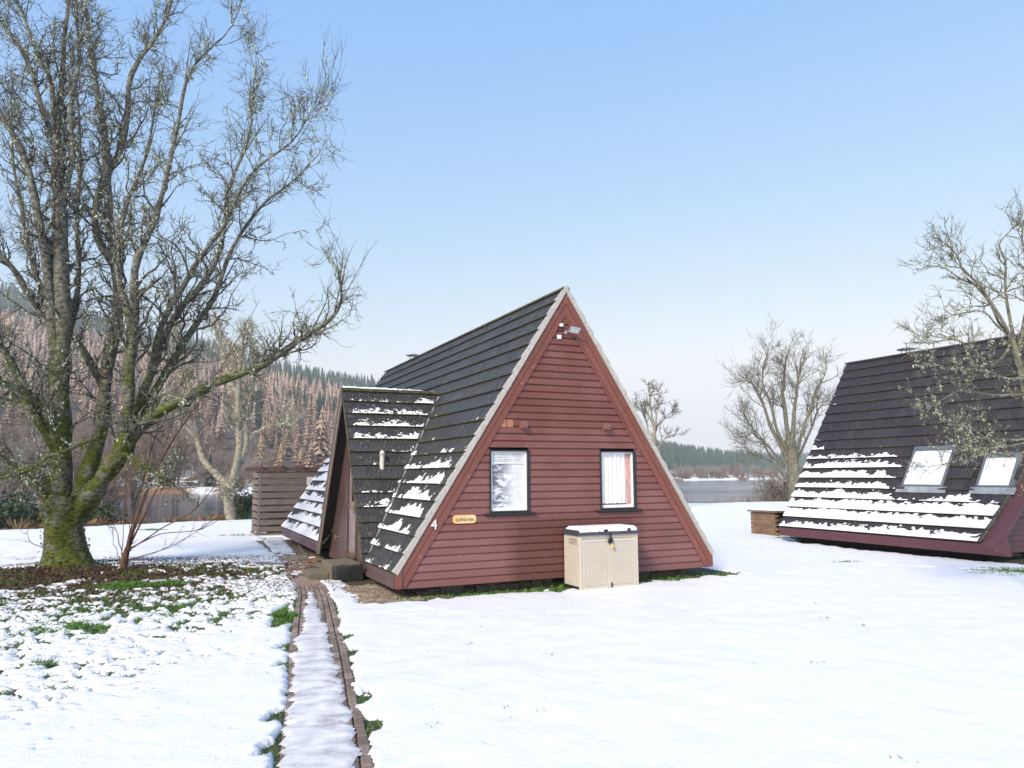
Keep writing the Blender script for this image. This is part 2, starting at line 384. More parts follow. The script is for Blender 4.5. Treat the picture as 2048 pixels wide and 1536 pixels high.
def m_leaf(name, a, bcol, rough=.7):
    m, t, b = newmat(name); n = noise(t, pos(t), 2.3, 3); r = N(t, 'Attribute'); r.attribute_name = 'rnd'
    f = mth(t, 'ADD', mth(t, 'MULTIPLY', n, .4), mth(t, 'MULTIPLY', r.outputs['Fac'], .7))
    f = mth(t, 'ADD', mth(t, 'MULTIPLY', f, .75), mth(t, 'MULTIPLY', rnd(t), .25))
    t.links.new(ramp(t, f, [(.15, a), (.85, bcol)]), b.inputs['Base Color']); b.inputs['Roughness'].default_value = rough
    b.inputs['Specular IOR Level'].default_value = .2; return m
M_LICHEN = m_leaf('pale_green_lichen', (.20, .25, .18), (.50, .56, .44), .95)
M_LICHENY = m_leaf('yellow_green_lichen', (.26, .29, .19), (.58, .60, .46), .95)
M_MOSS = m_leaf('green_moss_tuft', (.05, .065, .008), (.18, .19, .02), .95)
M_GRASS = m_leaf('lawn_grass', (.035, .095, .016), (.13, .27, .055))
M_STRAW = m_leaf('dead_bracken', (.12, .06, .03), (.27, .18, .10))
M_LITTER = m_leaf('leaf_litter', (.030, .017, .011), (.14, .085, .05), .85)
M_RHODO = m_leaf('dark_evergreen_leaf', (.012, .035, .012), (.05, .10, .035), .4)
M_LARCH = m_leaf('bare_larch_branches', (.215, .155, .125), (.45, .35, .29), .95)
M_LARCH2 = m_leaf('straw_larch_branches', (.24, .17, .10), (.48, .38, .25), .95)
M_SPRUCE = m_leaf('dark_spruce_needles', (.016, .038, .034), (.050, .100, .080), .9)
M_BRUSH = m_leaf('brown_brush', (.17, .14, .11), (.36, .31, .25), .95)
M_STONE = simple('chipping_stone', (.17, .125, .09), .85, var=.5, sc=4, bstr=.2, var2=(.36, .28, .21))
M_MOSSCLUMP = simple('melting_soil_patch', (.05, .04, .025), .9, var=.4)

# ------------------------------------------------------------------ where things stand
HX, HY, HYAW = -2.0906, 13.3537, 0.4392          # left front corner of the near chalet and its turn
CH, SH = math.cos(HYAW), math.sin(HYAW)
def toh(x, y): dx, dy = x-HX, y-HY; return dx*CH+dy*SH, -dx*SH+dy*CH
def tow(u, v): return HX+u*CH-v*SH, HY+u*SH+v*CH
PR = np.array([(-.35,3.0),(-.6,4.2),(-1.07,5.88),(-1.29,6.71),(-1.52,7.45),(-1.74,8.3),(-2.09,9.6),(-2.42,10.73),(-2.83,12.17),(-3.22,13.51),(-3.73,15.07),(-4.22,16.1),(-4.75,17.3),(-5.3,18.8),(-6.25,21.6),(-7.57,25.0),(-8.3,27)])
PL = np.array([(-1.12,3.0),(-1.36,4.2),(-1.8,5.89),(-2.08,6.92),(-2.33,7.9),(-2.84,9.62),(-3.38,11.66),(-3.98,13.93),(-4.40,15.3),(-4.95,16.6),(-5.62,18.68),(-6.9,21.69),(-8.45,25.5),(-9.0,27)])
def pathR(y): return np.interp(y, PR[:,1], PR[:,0])
def pathL(y): return np.interp(y, PL[:,1], PL[:,0])
def shore(x): return np.interp(x, [-70,-40,-21,-18.5,-15,-13,0,13,19,40,80], [27,28.5,31,33.7,36.5,38,47,55,56,60,70])
def farshore(x): return np.interp(x, [-400,-60,-30,0,45,70,130,600], [150,150,155,190,290,345,372,420])
WATER = -1.25
def ground_z(x, y):
    d = y-shore(x)+(fbm(x, y, 3., 2)-.5)*1.2
    z = (fbm(x, y, 5.)-.5)*.10*sstep(2, 8, np.hypot(x-1, y-6)) + .16*np.exp(-((x+10)**2/7+(y-17)**2/5))
    u, v = toh(x, y)
    flat = sstep(-2.2, -.6, u)*sstep(8.8, 7.6, u)*sstep(-2.2, -1.2, v)
    z = z*(1-flat)
    pth = (np.abs(x-(pathL(y)+pathR(y))/2) < .9)&(y < 27)
    z = np.where(pth, z*0, z)
    return z - 1.75*sstep(-.4, 2.6, d) - 1.0*sstep(2.5, 9, d)
def ell(x, y, cx, cy, ax, ay, rot=0):
    c, s = math.cos(rot), math.sin(rot); dx, dy = x-cx, y-cy
    return np.sqrt(((dx*c+dy*s)/ax)**2+((-dx*s+dy*c)/ay)**2)
def melt(x, y):
    "0 = snow everywhere, 1 = bare"
    m = np.full(np.shape(x), -.05)
    wob = (fbm(x, y, .5, 3, off=3)-.5)
    def put(v): nonlocal m; m = np.maximum(m, v)
    put(.84*sstep(1.45, .55, ell(x, y, -9.9, 15.9, 3.5, 1.55, .12)+wob*1.2))
    put(.66*sstep(1.4, .4, ell(x, y, -6.9, 17.3, 2.6, 2.1)+wob*.9))
    put(.61*sstep(1.45, .45, ell(x, y, -7.1, 13.6, 2.9, 2.3)+wob*.9))
    put(.52*sstep(1.4, .3, ell(x, y, -7.4, 10.6, 3.3, 3.4)+wob*.8))
    put(.50*sstep(1.3, .4, ell(x, y, -5.0, 12.7, 1.7, 3.0)+wob*.8))
    put(.44*sstep(1.3, .3, ell(x, y, -5.4, 8.2, 2.2, 2.8)+wob*.8))
    put(.40*sstep(1.2, .6, ell(x, y, -14, 21, 4, 2.0)+wob*.8))
    u, v = toh(x, y); wf = (fbm(x, y, .22, 3, off=9)-.5)
    put(1.0*((u > -.35)&(u < 7.75)&(v > -.40-wf*.5)&(v < 14)))
    put(1.0*((u > 2.4+wf)&(u < 3.7)&(v > -.42-wf*.9)&(v < 1)))
    put(1.0*((u > -.62-wf*.6)&(u < .5)&(v > -.25-wf*.5)&(v < 1.9)))
    put(1.0*((u > -.9-wf*.5)&(u < .5)&(v > 2.9)&(v < 14)))
    pl = pathL(y)-.015-wf*.13; pr = pathR(y)+.03+wf*.20
    put(1.0*((x > pl)&(x < pr)&(y < 27)&(y > 2)))
    put(.75*sstep(1.2, .8, ell(x, y, -3.60, 11.9, .16, 1.0, .25)+wf))
    for yy, rr in ((6.2, .12), (7.0, .11), (8.9, .10), (4.9, .1), (9.8, .1)):
        put(.8*sstep(1.2, .8, ell(x, y, pathL(yy)-.07, yy, rr*.7, rr*2)+wf))
        put(.8*sstep(1.2, .8, ell(x, y, pathR(yy+.6)+.08, yy+.6, rr*.8, rr*2.2)+wf))
    # beside the second chalet
    u2, v2 = u-14.21, v+1.95
    put(1.0*((u2 > .12-wf*.4)&(u2 < 8)&(v2 > -.6)&(v2 < 7.3)))
    put(.72*sstep(1.1, .7, ell(x, y, 10.9, 16.45, 2.0, .22, -.50)+wob))
    put(.60*sstep(1.1, .6, ell(x, y, 11.2, 15.3, 1.3, .4, -.4)+wob))
    put(.85*sstep(1.1, .8, ell(x, y, 8.15, 18.5, .38, .10)+wob*.5))
    put(.85*sstep(1.1, .8, ell(x, y, 9.5, 25.0, .85, .35)+wob*.5))
    d = y-shore(x); put(1.0*sstep(-.3, .8, d+wob*2.5))
    return m
def snow_h(x, y):
    m = melt(x, y)
    n = .38*fbm(x, y, .20, 3, .6, off=1)+.62*fbm(x*.7, y, .07, 3, .75, off=5)
    n = .5+(n-.5)*1.5
    t = (n-m)
    lowf = (fbm(x, y, 1.6, 3)-.5)*.035+(fbm(x, y, .35, 2, off=2)-.5)*.018
    return np.where(t > 0, (.042+lowf)*sstep(0, .13, t), -.02)

def grid(x0, x1, y0, y1, s):
    xs = np.linspace(x0, x1, max(2, int(round((x1-x0)/s))+1)); ys = np.linspace(y0, y1, max(2, int(round((y1-y0)/s))+1))
    X, Y = np.meshgrid(xs, ys); nx, ny = len(xs), len(ys)
    i = np.arange(nx-1)[None, :]+nx*np.arange(ny-1)[:, None]
    return X, Y, np.stack([i, i+1, i+1+nx, i+nx], -1).reshape(-1, 4)
def keepfaces(V, Q, ok):
    Q = Q[ok]; used = np.zeros(len(V), bool); used[Q.ravel()] = True
    idx = np.cumsum(used)-1; return V[used], idx[Q]

# ground: one sheet from behind the camera to below the water line
xs = np.concatenate([np.linspace(-1500, -90, 12), np.linspace(-80, -30, 26), np.linspace(-29, 30, 200), np.linspace(31, 110, 50), np.linspace(130, 1500, 10)])
ys = np.concatenate([np.linspace(-600, -10, 8), np.linspace(-8, 40, 170), np.linspace(40.5, 82, 84), [95, 120]])
X, Y = np.meshgrid(xs, ys); nx, ny = len(xs), len(ys)
i = np.arange(nx-1)[None, :]+nx*np.arange(ny-1)[:, None]; Q = np.stack([i, i+1, i+1+nx, i+nx], -1).reshape(-1, 4)
Z = ground_z(X, Y)
u_, v_ = toh(X, Y)
ground = link('ground', npmesh('ground', np.stack([X, Y, Z-.006], -1).reshape(-1, 3), Q, True), M_GROUND, kind='structure')
# snow lying on the lawn: real sheet with thickness and ragged melt holes
VV = []; QQ = []; off = 0
for (x0, x1, y0, y1, s) in ((-9, 2, 3.2, 8, .032), (-9, 2, 8, 14, .038), (-9, -1.5, 14, 20, .045), (-26, -9, 8, 20, .065), (-26, -1.5, 20, 40, .1),
                            (2, 14, 3.2, 14, .08), (-1.5, 14, 14, 21, .06), (-1.5, 50, 21, 64, .22), (14, 50, 3, 21, .3),
                            (-60, -26, 3, 33, .5), (-60, 50, -30, 3.2, .8), (-26, -9, 3.2, 8, .3), (-400, -60, -300, 40, 8), (50, 400, -300, 70, 8), (-60, 50, -300, -30, 8)):
    X, Y, Q = grid(x0, x1, y0, y1, s); H = snow_h(X, Y) if s < 2 else np.full(X.shape, .05)
    if s < 2: Zg = ground_z(X, Y)
    else: Zg = np.where(Y > shore(X), -2.5, ground_z(X, Y))
    V = np.stack([X, Y, Zg+H], -1).reshape(-1, 3); hh = H.ravel()
    V, Q = keepfaces(V, Q, (hh[Q].max(1) > 0)); VV.append(V); QQ.append(Q+off); off += len(V)
snow = link('snow_cover', npmesh('snow_cover', np.concatenate(VV), np.concatenate(QQ), True), M_SNOW, kind='structure')
# trodden ice on the paved path
X, Y, Q = grid(-4.9, -.2, 3.0, 17.5, .03)
cxp = (pathL(Y)+pathR(Y))/2; hw = (pathR(Y)-pathL(Y))/2
q = np.abs(X-cxp+.045)/hw
wid = np.interp(Y, [3, 6, 8.5, 10, 11.2, 12.4, 13.4, 14.4, 15], [.74, .72, .66, .54, .38, .22, .10, -.02, -.2])
nn = .6*fbm(X*.6, Y, .15, 3, .6, off=8)+.4*fbm(X, Y, .3, 2, off=4)
t = wid-q+(nn-.5)*.7
H = np.where(t > 0, .006*sstep(0, .10, t)+.003+.004*fbm(X, Y, .25, 2), -.01)
V = np.stack([X, Y, .035+H], -1).reshape(-1, 3); V, Q = keepfaces(V, Q, H.ravel()[Q].max(1) > 0)
V2 = []
X, Y, Q2 = grid(-8.6, -4.2, 16.5, 26.5, .04)
t = .16-fbm(X*.6, Y, .12, 3, .6, off=6)+.30*sstep(19.5, 24, Y)+.18*fbm(X, Y, .8, 2, off=7)+.02
ins = (X > pathL(Y)+.02)&(X < pathR(Y)-.02); t = np.where(ins, t, -1)
H = np.where(t > 0, .014*sstep(0, .1, t)+.003, -.01)
Vb = np.stack([X, Y, .035+H], -1).reshape(-1, 3); Vb, Q2 = keepfaces(Vb, Q2, H.ravel()[Q2].max(1) > 0)
tag(link('path_ice', npmesh('path_ice', np.concatenate([V, Vb]), np.concatenate([Q, Q2+len(V)]), True), M_ICE), 'trodden snow and ice along the middle of the brick path', 'snow', kind='stuff')

# water
X, Y, Q = grid(-2500, 2500, 26, 3500, 120)
link('water', npmesh('water', np.stack([X, Y, X*0+WATER], -1).reshape(-1, 3), Q), M_WATER, kind='structure')
# far bank and hills
TX = np.array([0,150,300,430,545,600,700,760,900,1100,1320,1400,1450,1480,1540,1700,2048.])
TE = np.array([.255,.222,.190,.172,.150,.138,.126,.118,.10,.06,.030,.021,.018,.021,.017,.018,.026])
def hill_z(x, y):
    t = x/np.maximum(y, 1); e = np.interp(t, (TX-1024)/1482, TE)
    R = np.interp(t, [-.3, -.1, .2, .27, .33, .6], [850, 900, 950, 1000, 1900, 2000]); y0 = np.interp(t, [-.3, 0, .2, .3], [185, 240, 400, 480])
    q = np.clip((y-y0)/(R-y0), 0, 1.6)
    prof = np.where(q < 1, q**1.15, 1-(q-1)*.6)
    return e*R*prof + (fbm(x, y, 90., 3)-.5)*14*sstep(0, .3, q)*np.clip(e*8, .1, 1)
def far_z(x, y):
    d = y-farshore(x)
    return -3.0+2.6*sstep(-6, 3, d)+.7*fbm(x, y, 9., 2)*sstep(0, 8, d)+hill_z(x, y)*sstep(20, 60, d)
xs = np.concatenate([np.linspace(-2600, -620, 14), np.linspace(-600, -215, 40), np.linspace(-210, 210, 141), np.linspace(220, 600, 40), np.linspace(650, 2600, 16)])
ys = np.concatenate([np.linspace(130, 460, 150), np.linspace(466, 1000, 80), np.linspace(1020, 3300, 60)])
X, Y = np.meshgrid(xs, ys); nx, ny = len(xs), len(ys)
i = np.arange(nx-1)[None, :]+nx*np.arange(ny-1)[:, None]; Q = np.stack([i, i+1, i+1+nx, i+nx], -1).reshape(-1, 4)
link('hills', npmesh('hills', np.stack([X, Y, far_z(X, Y)], -1).reshape(-1, 3), Q, True), M_FAR, kind='structure')

# ------------------------------------------------------------------ brick path: pavers in seven running courses
path = empty('brick_path', (0,0,0), 0, None, None); path['kind'] = 'structure'
pe = MB().box((-.104, -.0450, -.04), (.104, .0450, .024)).build('paver_proto', M_PAVER, bevel=.014)
pme = pe.data; bpy.data.objects.remove(pe)
mid = (lambda y: (pathL(y)+pathR(y))/2)
yy = 3.05; cells = []
ctr = [np.array([mid(yy), yy])]
while ctr[-1][1] < 26.3:
    y = ctr[-1][1]; d = np.array([mid(y+.3)-mid(y-.3), .6]); d /= np.hypot(*d); ctr.append(ctr[-1]+d*.1130)
ctr = np.array(ctr)
for k in range(1, len(ctr)-1):
    d = ctr[k+1]-ctr[k-1]; d /= np.hypot(*d); nrm = np.array([d[1], -d[0]]); hwid = (pathR(ctr[k][1])-pathL(ctr[k][1]))/2*abs(d[1])
    n = 7; wdt = 2*hwid/n
    for j in range(n):
        if (k+j) % 2: continue
        p = ctr[k]+nrm*(-hwid+wdt*(j+.5))
        cells.append((math.hypot(*p), 0 if j in (0, 6, 5) or k > 75 else 1, p, math.atan2(d[1], d[0]), min(1.02, wdt/.100)))
cells.sort(key=lambda c: c[0]+(9 if c[1] else 0))
V = []; Fq = []
vs0 = np.array([v.co[:] for v in pme.vertices])
for n, (dist, hid, p, a, sc) in enumerate(cells):
    M = Matrix.Translation((p[0], p[1], random.uniform(-.008, .005)))@Matrix.Rotation(a+random.uniform(-.04, .04), 4, 'Z')@Matrix.Rotation(random.uniform(-.012,.012), 4, 'X')@Matrix.Diagonal((1, sc, 1, 1))
    if n < 300: link('paver', pme, None, path, M=M)
    else:
        A = np.array(M); b0 = len(V)*0+sum(len(x) for x in V); V.append(vs0@A[:3,:3].T+A[:3,3]); Fq += [tuple(i+b0 for i in f.vertices) for f in pme.polygons]
link('paver_field', mesh('paver_field', np.concatenate(V), Fq), M_PAVER, path, kind='stuff')

# gravel bed under the eaves of the near chalet
house = empty('a_frame_chalet', (HX, HY, 0), HYAW, 'near red-brown timber A-frame chalet with steep dark tiled roof and entrance porch', 'chalet')
gb = MB()
for (u0, v0, u1, v1) in ((-.58, -.25, 1.0, 1.95), (-.85, 2.95, 1.0, 13.4)):
    gb.box((u0, v0, -.05), (u1, v1, .012))
g = gb.build('gravel_bed', M_GRAVEL); g.location = (HX, HY, 0); g.rotation_euler.z = HYAW; g['kind'] = 'structure'
V = []; Fq = []
for n in range(3600):
    if n < 2200: u, v = random.uniform(-.58, .5), random.uniform(-.25, 1.95)
    else: u, v = random.uniform(-.85, .1), random.uniform(2.95, 9.5)
    r = random.uniform(.012, .032); b0 = len(V); a = random.uniform(0, 6.28)
    if n % 30 == 0: r *= 1.9
    for k in range(4): V.append((u+r*math.cos(a+k*1.57)*random.uniform(.7, 1.3), v+r*math.sin(a+k*1.57)*random.uniform(.7, 1.3), .01))
    V.append((u, v, .012+r*random.uniform(.4, .8))); Fq += [(b0+k, b0+(k+1) % 4, b0+4) for k in range(4)]
g = link('gravel', mesh('gravel', V, Fq), M_STONE, kind='stuff'); g.location = (HX, HY, 0); g.rotation_euler.z = HYAW
tag(g, 'brown gravel chippings under the low eave beside the porch', 'gravel')

# ------------------------------------------------------------------ chalets
TH = math.atan(1.563); Z0 = .46; RISE = 5.47; SLEN = math.hypot(3.5, RISE); NC = 18; G = SLEN/NC
def frame(o, a, b):
    a, b = Vector(a), Vector(b); n = a.cross(b); M = Matrix((a, b, n)).transposed().to_4x4(); return Matrix.Translation(o)@M
c_, s_ = math.cos(TH), math.sin(TH)
PLN_L = frame((0, 0, Z0), (0, -1, 0), (c_, 0, s_)); PLN_R = frame((7, 0, Z0), (0, 1, 0), (-c_, 0, s_))
TP = math.atan(1.626); PZ0 = .30; PLEN = 3.86/math.sin(TP); PN = 13; PG = PLEN/PN
PLN_PR = frame((-.05, 1.896, PZ0), (1, 0, 0), (0, math.cos(TP), math.sin(TP)))
PLN_PL = frame((-.05, 6.644, PZ0), (-1, 0, 0), (0, -math.cos(TP), math.sin(TP)))
TW = .33; TL = .40
def tile_data(x0b, x1b, x0t, x1t, ln=TL, jit=0):
    g = .002
    V = [(x0b+g,0,.020),(x1b-g,0,.020),(x1t-g,ln,0),(x0t+g,ln,0),(x0b+g,0,.068+jit),(x1b-g,0,.071-jit),(x1t-g,ln,.020),(x0t+g,ln,.020),
         (x0b+g,-.004,.050),(x1b-g,-.004,.050)]
    Fc = [(0,3,2,1),(4,5,6,7),(0,1,9,8),(8,9,5,4),(1,2,6,5,9),(3,0,8,4,7)]
    return V, Fc
def add_tile_attrs(me, V, offs, ln=TL):
    a = me.attributes.new('tl', 'FLOAT_VECTOR', 'POINT'); a.data.foreach_set('vector', np.array([(v[0]+o[0], v[1]+o[1], o[2]) for v, o in zip(V, offs)], np.float32).ravel())
    vattr(me, 'tb', [max(0, v[1])/ln for v in V])
TILEM = []
for k in range(10):
    V, Fc = tile_data(0, TW, 0, TW, jit=random.uniform(-.003, .004)); me = mesh('tile', V, Fc)
    o = (random.uniform(0, 50), random.uniform(0, 50), random.uniform(0, 9)); add_tile_attrs(me, V, [o]*len(V)); TILEM.append(me)
def tile_roof(root, cells, mat, limit=300):
    "cells: (camera distance, plane, course offset along, up, custom quad or None); nearest ones become parts, the rest one field"
    for me in TILEM:
        if not me.materials: me.materials.append(mat)
    key = mat.name
    if key not in TVAR:
        L = []
        for me in TILEM:
            m2 = me.copy(); m2.materials.clear(); m2.materials.append(mat); L.append(m2)
        TVAR[key] = L
    cells.sort(key=lambda c: c[0]); FV = []; FF = []; OF = []; TB = []
    for n, (d, pl, x, y, cut) in enumerate(cells):
        wob = Matrix.Rotation(random.uniform(-.006, .006), 4, 'Z')
        M = pl@Matrix.Translation((x, y+random.uniform(-.004, .004), random.uniform(0, .004)))@wob
        if cut: V, Fc = tile_data(*cut)
        if n < limit:
            if cut:
                me = mesh('tile', V, Fc); o = (random.uniform(0, 50), random.uniform(0, 50), 0); add_tile_attrs(me, V, [o]*len(V)); me.materials.append(mat)
            else: me = random.choice(TVAR[key])
            link('roof_tile', me, None, root, M=M)
        else:
            if not cut: V, Fc = tile_data(0, TW, 0, TW, jit=random.uniform(-.003, .004))
            b0 = len(FV); o = (random.uniform(0, 50), random.uniform(0, 50), random.uniform(0, 9))
            FV += [tuple(M@Vector(v)) for v in V]; OF += [(v[0]+o[0], v[1]+o[1], o[2]) for v in V]; TB += [max(0, v[1])/TL for v in V]
            FF += [tuple(i+b0 for i in f) for f in Fc]
    if FV:
        me = mesh('tile_field', FV, FF); a = me.attributes.new('tl', 'FLOAT_VECTOR', 'POINT'); a.data.foreach_set('vector', np.array(OF, np.float32).ravel()); vattr(me, 'tb', TB)
        link('roof_tile_field', me, mat, root, kind='stuff')
TVAR = {}
def wdist(root_loc, M, x, y):
    p = M@Vector((x, y, 0)); c, s = math.cos(HYAW), math.sin(HYAW)
    return math.dist((root_loc[0]+p.x*c-p.y*s, root_loc[1]+p.x*s+p.y*c, p.z), (0, 0, CZ))
def porch_z(v): return 4.16-1.626*abs(v-4.27)
def snow_strips(name, M, rows, g, xr, amount, root, mat, seed, res=.022, stretch=1.0, thick=.034, clip=None, ns=.075, na=1.9):
    VV = []; QQ = []; off = 0
    for r in rows:
        X, Y, Q = grid(xr[0], xr[1], .0, g*.98, res)
        nn = .55*fbm(X+31*r, Y/stretch, ns, 3, .65, off=seed)+.45*fbm(X+7*r, Y, .4, 2, off=seed+3)
        A = amount(X, r); t = A*1.5-Y/g*.95-(nn-.5)*na-.38
        if clip is not None: t = np.where(clip(X, r*g+Y), t, -1)
        edge = sstep(-.005, .03, Y)
        H = np.where(t > 0, thick*sstep(0, .35, t)*(.35+.65*edge)+.003, -.012)
        V = np.stack([X, r*g+Y, .070-.050*(Y/TL)+H], -1).reshape(-1, 3)
        V, Q = keepfaces(V, Q, H.ravel()[Q].max(1) > 0); VV.append(V); QQ.append(Q+off); off += len(V)
    V = np.concatenate(VV); A = np.array(M); V = V@A[:3,:3].T+A[:3,3]
    return V, np.concatenate(QQ)
def snow_obj(name, pieces, loc, label):
    off = 0; V = []; Q = []
    for v, q in pieces: V.append(v); Q.append(q+off); off += len(v)
    o = link(name, npmesh(name, np.concatenate(V), np.concatenate(Q), True), M_ROOFSNOW, kind='stuff'); o.location = (*loc, 0); o.rotation_euler.z = HYAW
    return tag(o, label, 'snow')

# ---- near chalet
L1 = 13.40
# foundation and floor
MB().box((.45, .35, -.1), (6.6, L1-.3, .26)).build('foundation', M_DARKCONC, house)
rub = MB()
for k in range(26):
    u = .5+k*.235; rub.box((u, .30+random.uniform(-.02, .03), -.05), (u+.225, .345, random.uniform(.05, .20)))
rub.build('footing_rubble', M_CONC, house, bevel=.01)
# roof deck with the opening for the porch
dk = MB()
def plane_box(mb, M, x0, x1, y0, y1, z0, z1): mb.box((x0, y0, z0), (x1, y1, z1), M)
plane_box(dk, PLN_L, -1.90, -.02, 0, SLEN, -.10, .0); plane_box(dk, PLN_L, -6.6, -1.90, .62, SLEN, -.10, .0); plane_box(dk, PLN_L, -L1, -6.6, 0, SLEN, -.10, .0)
plane_box(dk, PLN_R, .02, L1, 0, SLEN-.001, -.10, .0)
dk.build('roof_deck', M_SOFFIT, house)
cells = []
nv = int(L1/TW)
for r in range(NC):
    for k in range(nv+1):
        v = -.06+k*TW+(TW/2 if r % 2 else 0)
        vc = v+TW/2; z = Z0+(r*G+.18)*s_
        if v > L1-.1: continue
        if porch_z(vc) > z+.28 and abs(vc-4.27) < 2.3: continue
        cells.append((wdist((HX, HY), PLN_L, -vc, r*G), PLN_L, -(v+TW), r*G, None))
    if r % 2: cells.append((14, PLN_L, 0, r*G, (-.10, .06, -.10, .06)))
for r in range(NC):
    for k in range(nv+1):
        v = -.06+k*TW+(TW/2 if r % 2 else 0)
        if v < L1-.1: cells.append((60, PLN_R, v, r*G, None))
for r in range(PN):
    zt = PZ0+(r*PG)*math.sin(TP); ub = (zt-Z0)/1.563+.05+.07; ut = (zt+TL*math.sin(TP)-Z0)/1.563+.05+.07
    x = -.03+(-.16 if r % 2 else 0)
    while x < ub or x < ut:
        x0 = max(x, -.03)
        x1b, x1t = min(x+TW, max(ub, x0+.01)), min(x+TW, max(ut, x0+.02))
        ln = min(TL, PLEN-r*PG+.02)
        if x1b > x0 or x1t > x0:
            cells.append((wdist((HX, HY), PLN_PR, x, r*PG)-1.5, PLN_PR, 0, r*PG, (x0, max(x1b, x0+.006), x0, max(x1t, x0+.006), ln)))
        x += TW
    k = 0
    while k*TW < max(ub, .3): cells.append((61, PLN_PL, -(k+1)*TW+.03, r*PG, None)); k += 1
tile_roof(house, cells, M_TILE)
# ridge tiles
def ridge(root, x, y0, y1, z, mat, r=.085, axis='v', n=None, dz=0):
    step = .42; k = 0; p = y0
    while p < y1-.02:
        e = min(p+step, y1); mb = MB(); segs = 7; V = []
        for q, zz, rr in ((p, 0, r), (e-.006, .0, r*.97)):
            for i in range(segs):
                a = math.radians(-8+196*i/(segs-1)); aa = (rr*math.cos(a), rr*math.sin(a)*.72)
                V.append((x+aa[0], q, z+aa[1]+zz) if axis == 'v' else (q, x+aa[0], z+aa[1]+zz))
            for i in range(segs):
                a = math.radians(-8+196*i/(segs-1)); aa = ((rr-.016)*math.cos(a), (rr-.02)*math.sin(a)*.72)
                V.append((x+aa[0], q, z+aa[1]+zz) if axis == 'v' else (q, x+aa[0], z+aa[1]+zz))
        s = segs; Fc = []
        for i in range(s-1):
            Fc += [(i, i+1, i+1+2*s, i+2*s), (s+i, s+i+2*s, s+i+1+2*s, s+i+1), (i, s+i, s+i+1, i+1), (2*s+i, 2*s+i+1, 3*s+i+1, 3*s+i)]
        Fc += [(0, 2*s, 3*s, s), (s-1, 2*s-1, 4*s-1, 3*s-1)]
        mb.add(V, Fc).build('ridge_tile', mat, root); p = e
ridge(house, 3.5, -.10, L1+.05, Z0+RISE+.0, M_MOSSRIDGE)
ridge(house, 4.27, -.08, 2.38, 4.16+.0, M_MOSSRIDGE, axis='u')
# verge mortar along the gable, stepped with the tile courses
def verge(root, side, vv=-.10):
    mb = MB(); sx = (lambda u: u) if side < 0 else (lambda u: 7-u); rg = random.Random(3+side)
    for r in range(NC):
        s0, s1 = r*G, (r+1)*G; steps = 5
        for k in range(steps):
            a0 = s0+(s1-s0)*k/steps; a1 = s0+(s1-s0)*(k+1)/steps
            t0 = .070-.030*k/steps+rg.uniform(-.004, .004); t1 = .070-.030*(k+1)/steps+rg.uniform(-.004, .004)
            P = lambda s, n: (s*c_-n*s_, Z0+s*s_+n*c_)
            q = [P(a0, -.036), P(a1, -.036), P(a1, t1), P(a0, t0)]
            mb.prism([(sx(u), z) for u, z in q], lambda a, b, d: (a, d, b), vv+rg.uniform(-.008, .004), -.01)
    return mb.build('verge_mortar', M_MORTAR, root)
verge(house, -1); verge(house, 1)
pk = MB(); pk.prism([(3.5-.06, Z0+RISE-.03), (3.5+.06, Z0+RISE-.03), (3.5+.05, Z0+RISE+.05), (3.5, Z0+RISE+.09), (3.5-.05, Z0+RISE+.05)], lambda a, b, d: (a, d, b), -.112, -.01)
pk.build('peak_mortar', M_MORTAR, house, bevel=.01)
# barge boards, two laps each side
def xo(z): return (z-.46)/1.563
for side in (-1, 1):
    sx = (lambda u: u) if side < 0 else (lambda u: 7-u)
    P = lambda s, n: (s*c_-n*s_, Z0+s*s_+n*c_)
    def strip(n0, n1, d0, d1, name, smin=0., lap=0):
        a = P(smin, n0); 
        def apex(n):  # intersect with u=3.5
            s = (3.5+n*s_)/c_; return (3.5, Z0+s*s_+n*c_)
        def foot(n, z=.2):
            s = (z-Z0-n*c_)/s_; return P(s, n)
        if n1 > -.1: poly = [foot(n0, .2), apex(n0), apex(n1), P(0, n1)] if False else [foot(n0), apex(n0), apex(n1), foot(n1, .47)]
        else: poly = [foot(n0), apex(n0), apex(n1), foot(n1)]
        poly = [(max(0.0, u), z) for u, z in poly]
        mb = MB(); mb.prism([(sx(u), z) for u, z in poly], lambda a_, b_, d: (a_, d, b_), d0, d1); mb.build(name, M_BARGE, house, bevel=.003)
    strip(-.29, -.165, -.062, -.034, 'lower_barge_board'); strip(-.163, -.037, -.074, -.034, 'upper_barge_board')
    mb = MB(); mb.prism([(sx(-.005), .2), (sx(.115), .2), (sx(.115), .46+.08), (sx(-.005), .462)], lambda a_, b_, d: (a_, d, b_), -.092, -.036); mb.build('barge_end_block', M_BARGE, house, bevel=.003)
mb = MB(); P = lambda s, n: (7-(s*c_-n*s_), Z0+s*s_+n*c_)
q = [P(2.75, -.345), P(6.25, -.345), P(6.25, -.300), P(2.75, -.300)]
mb.prism(q, lambda a_, b_, d: (a_, d, b_), -.055, -.036); mb.build('inner_trim', M_BARGE, house)
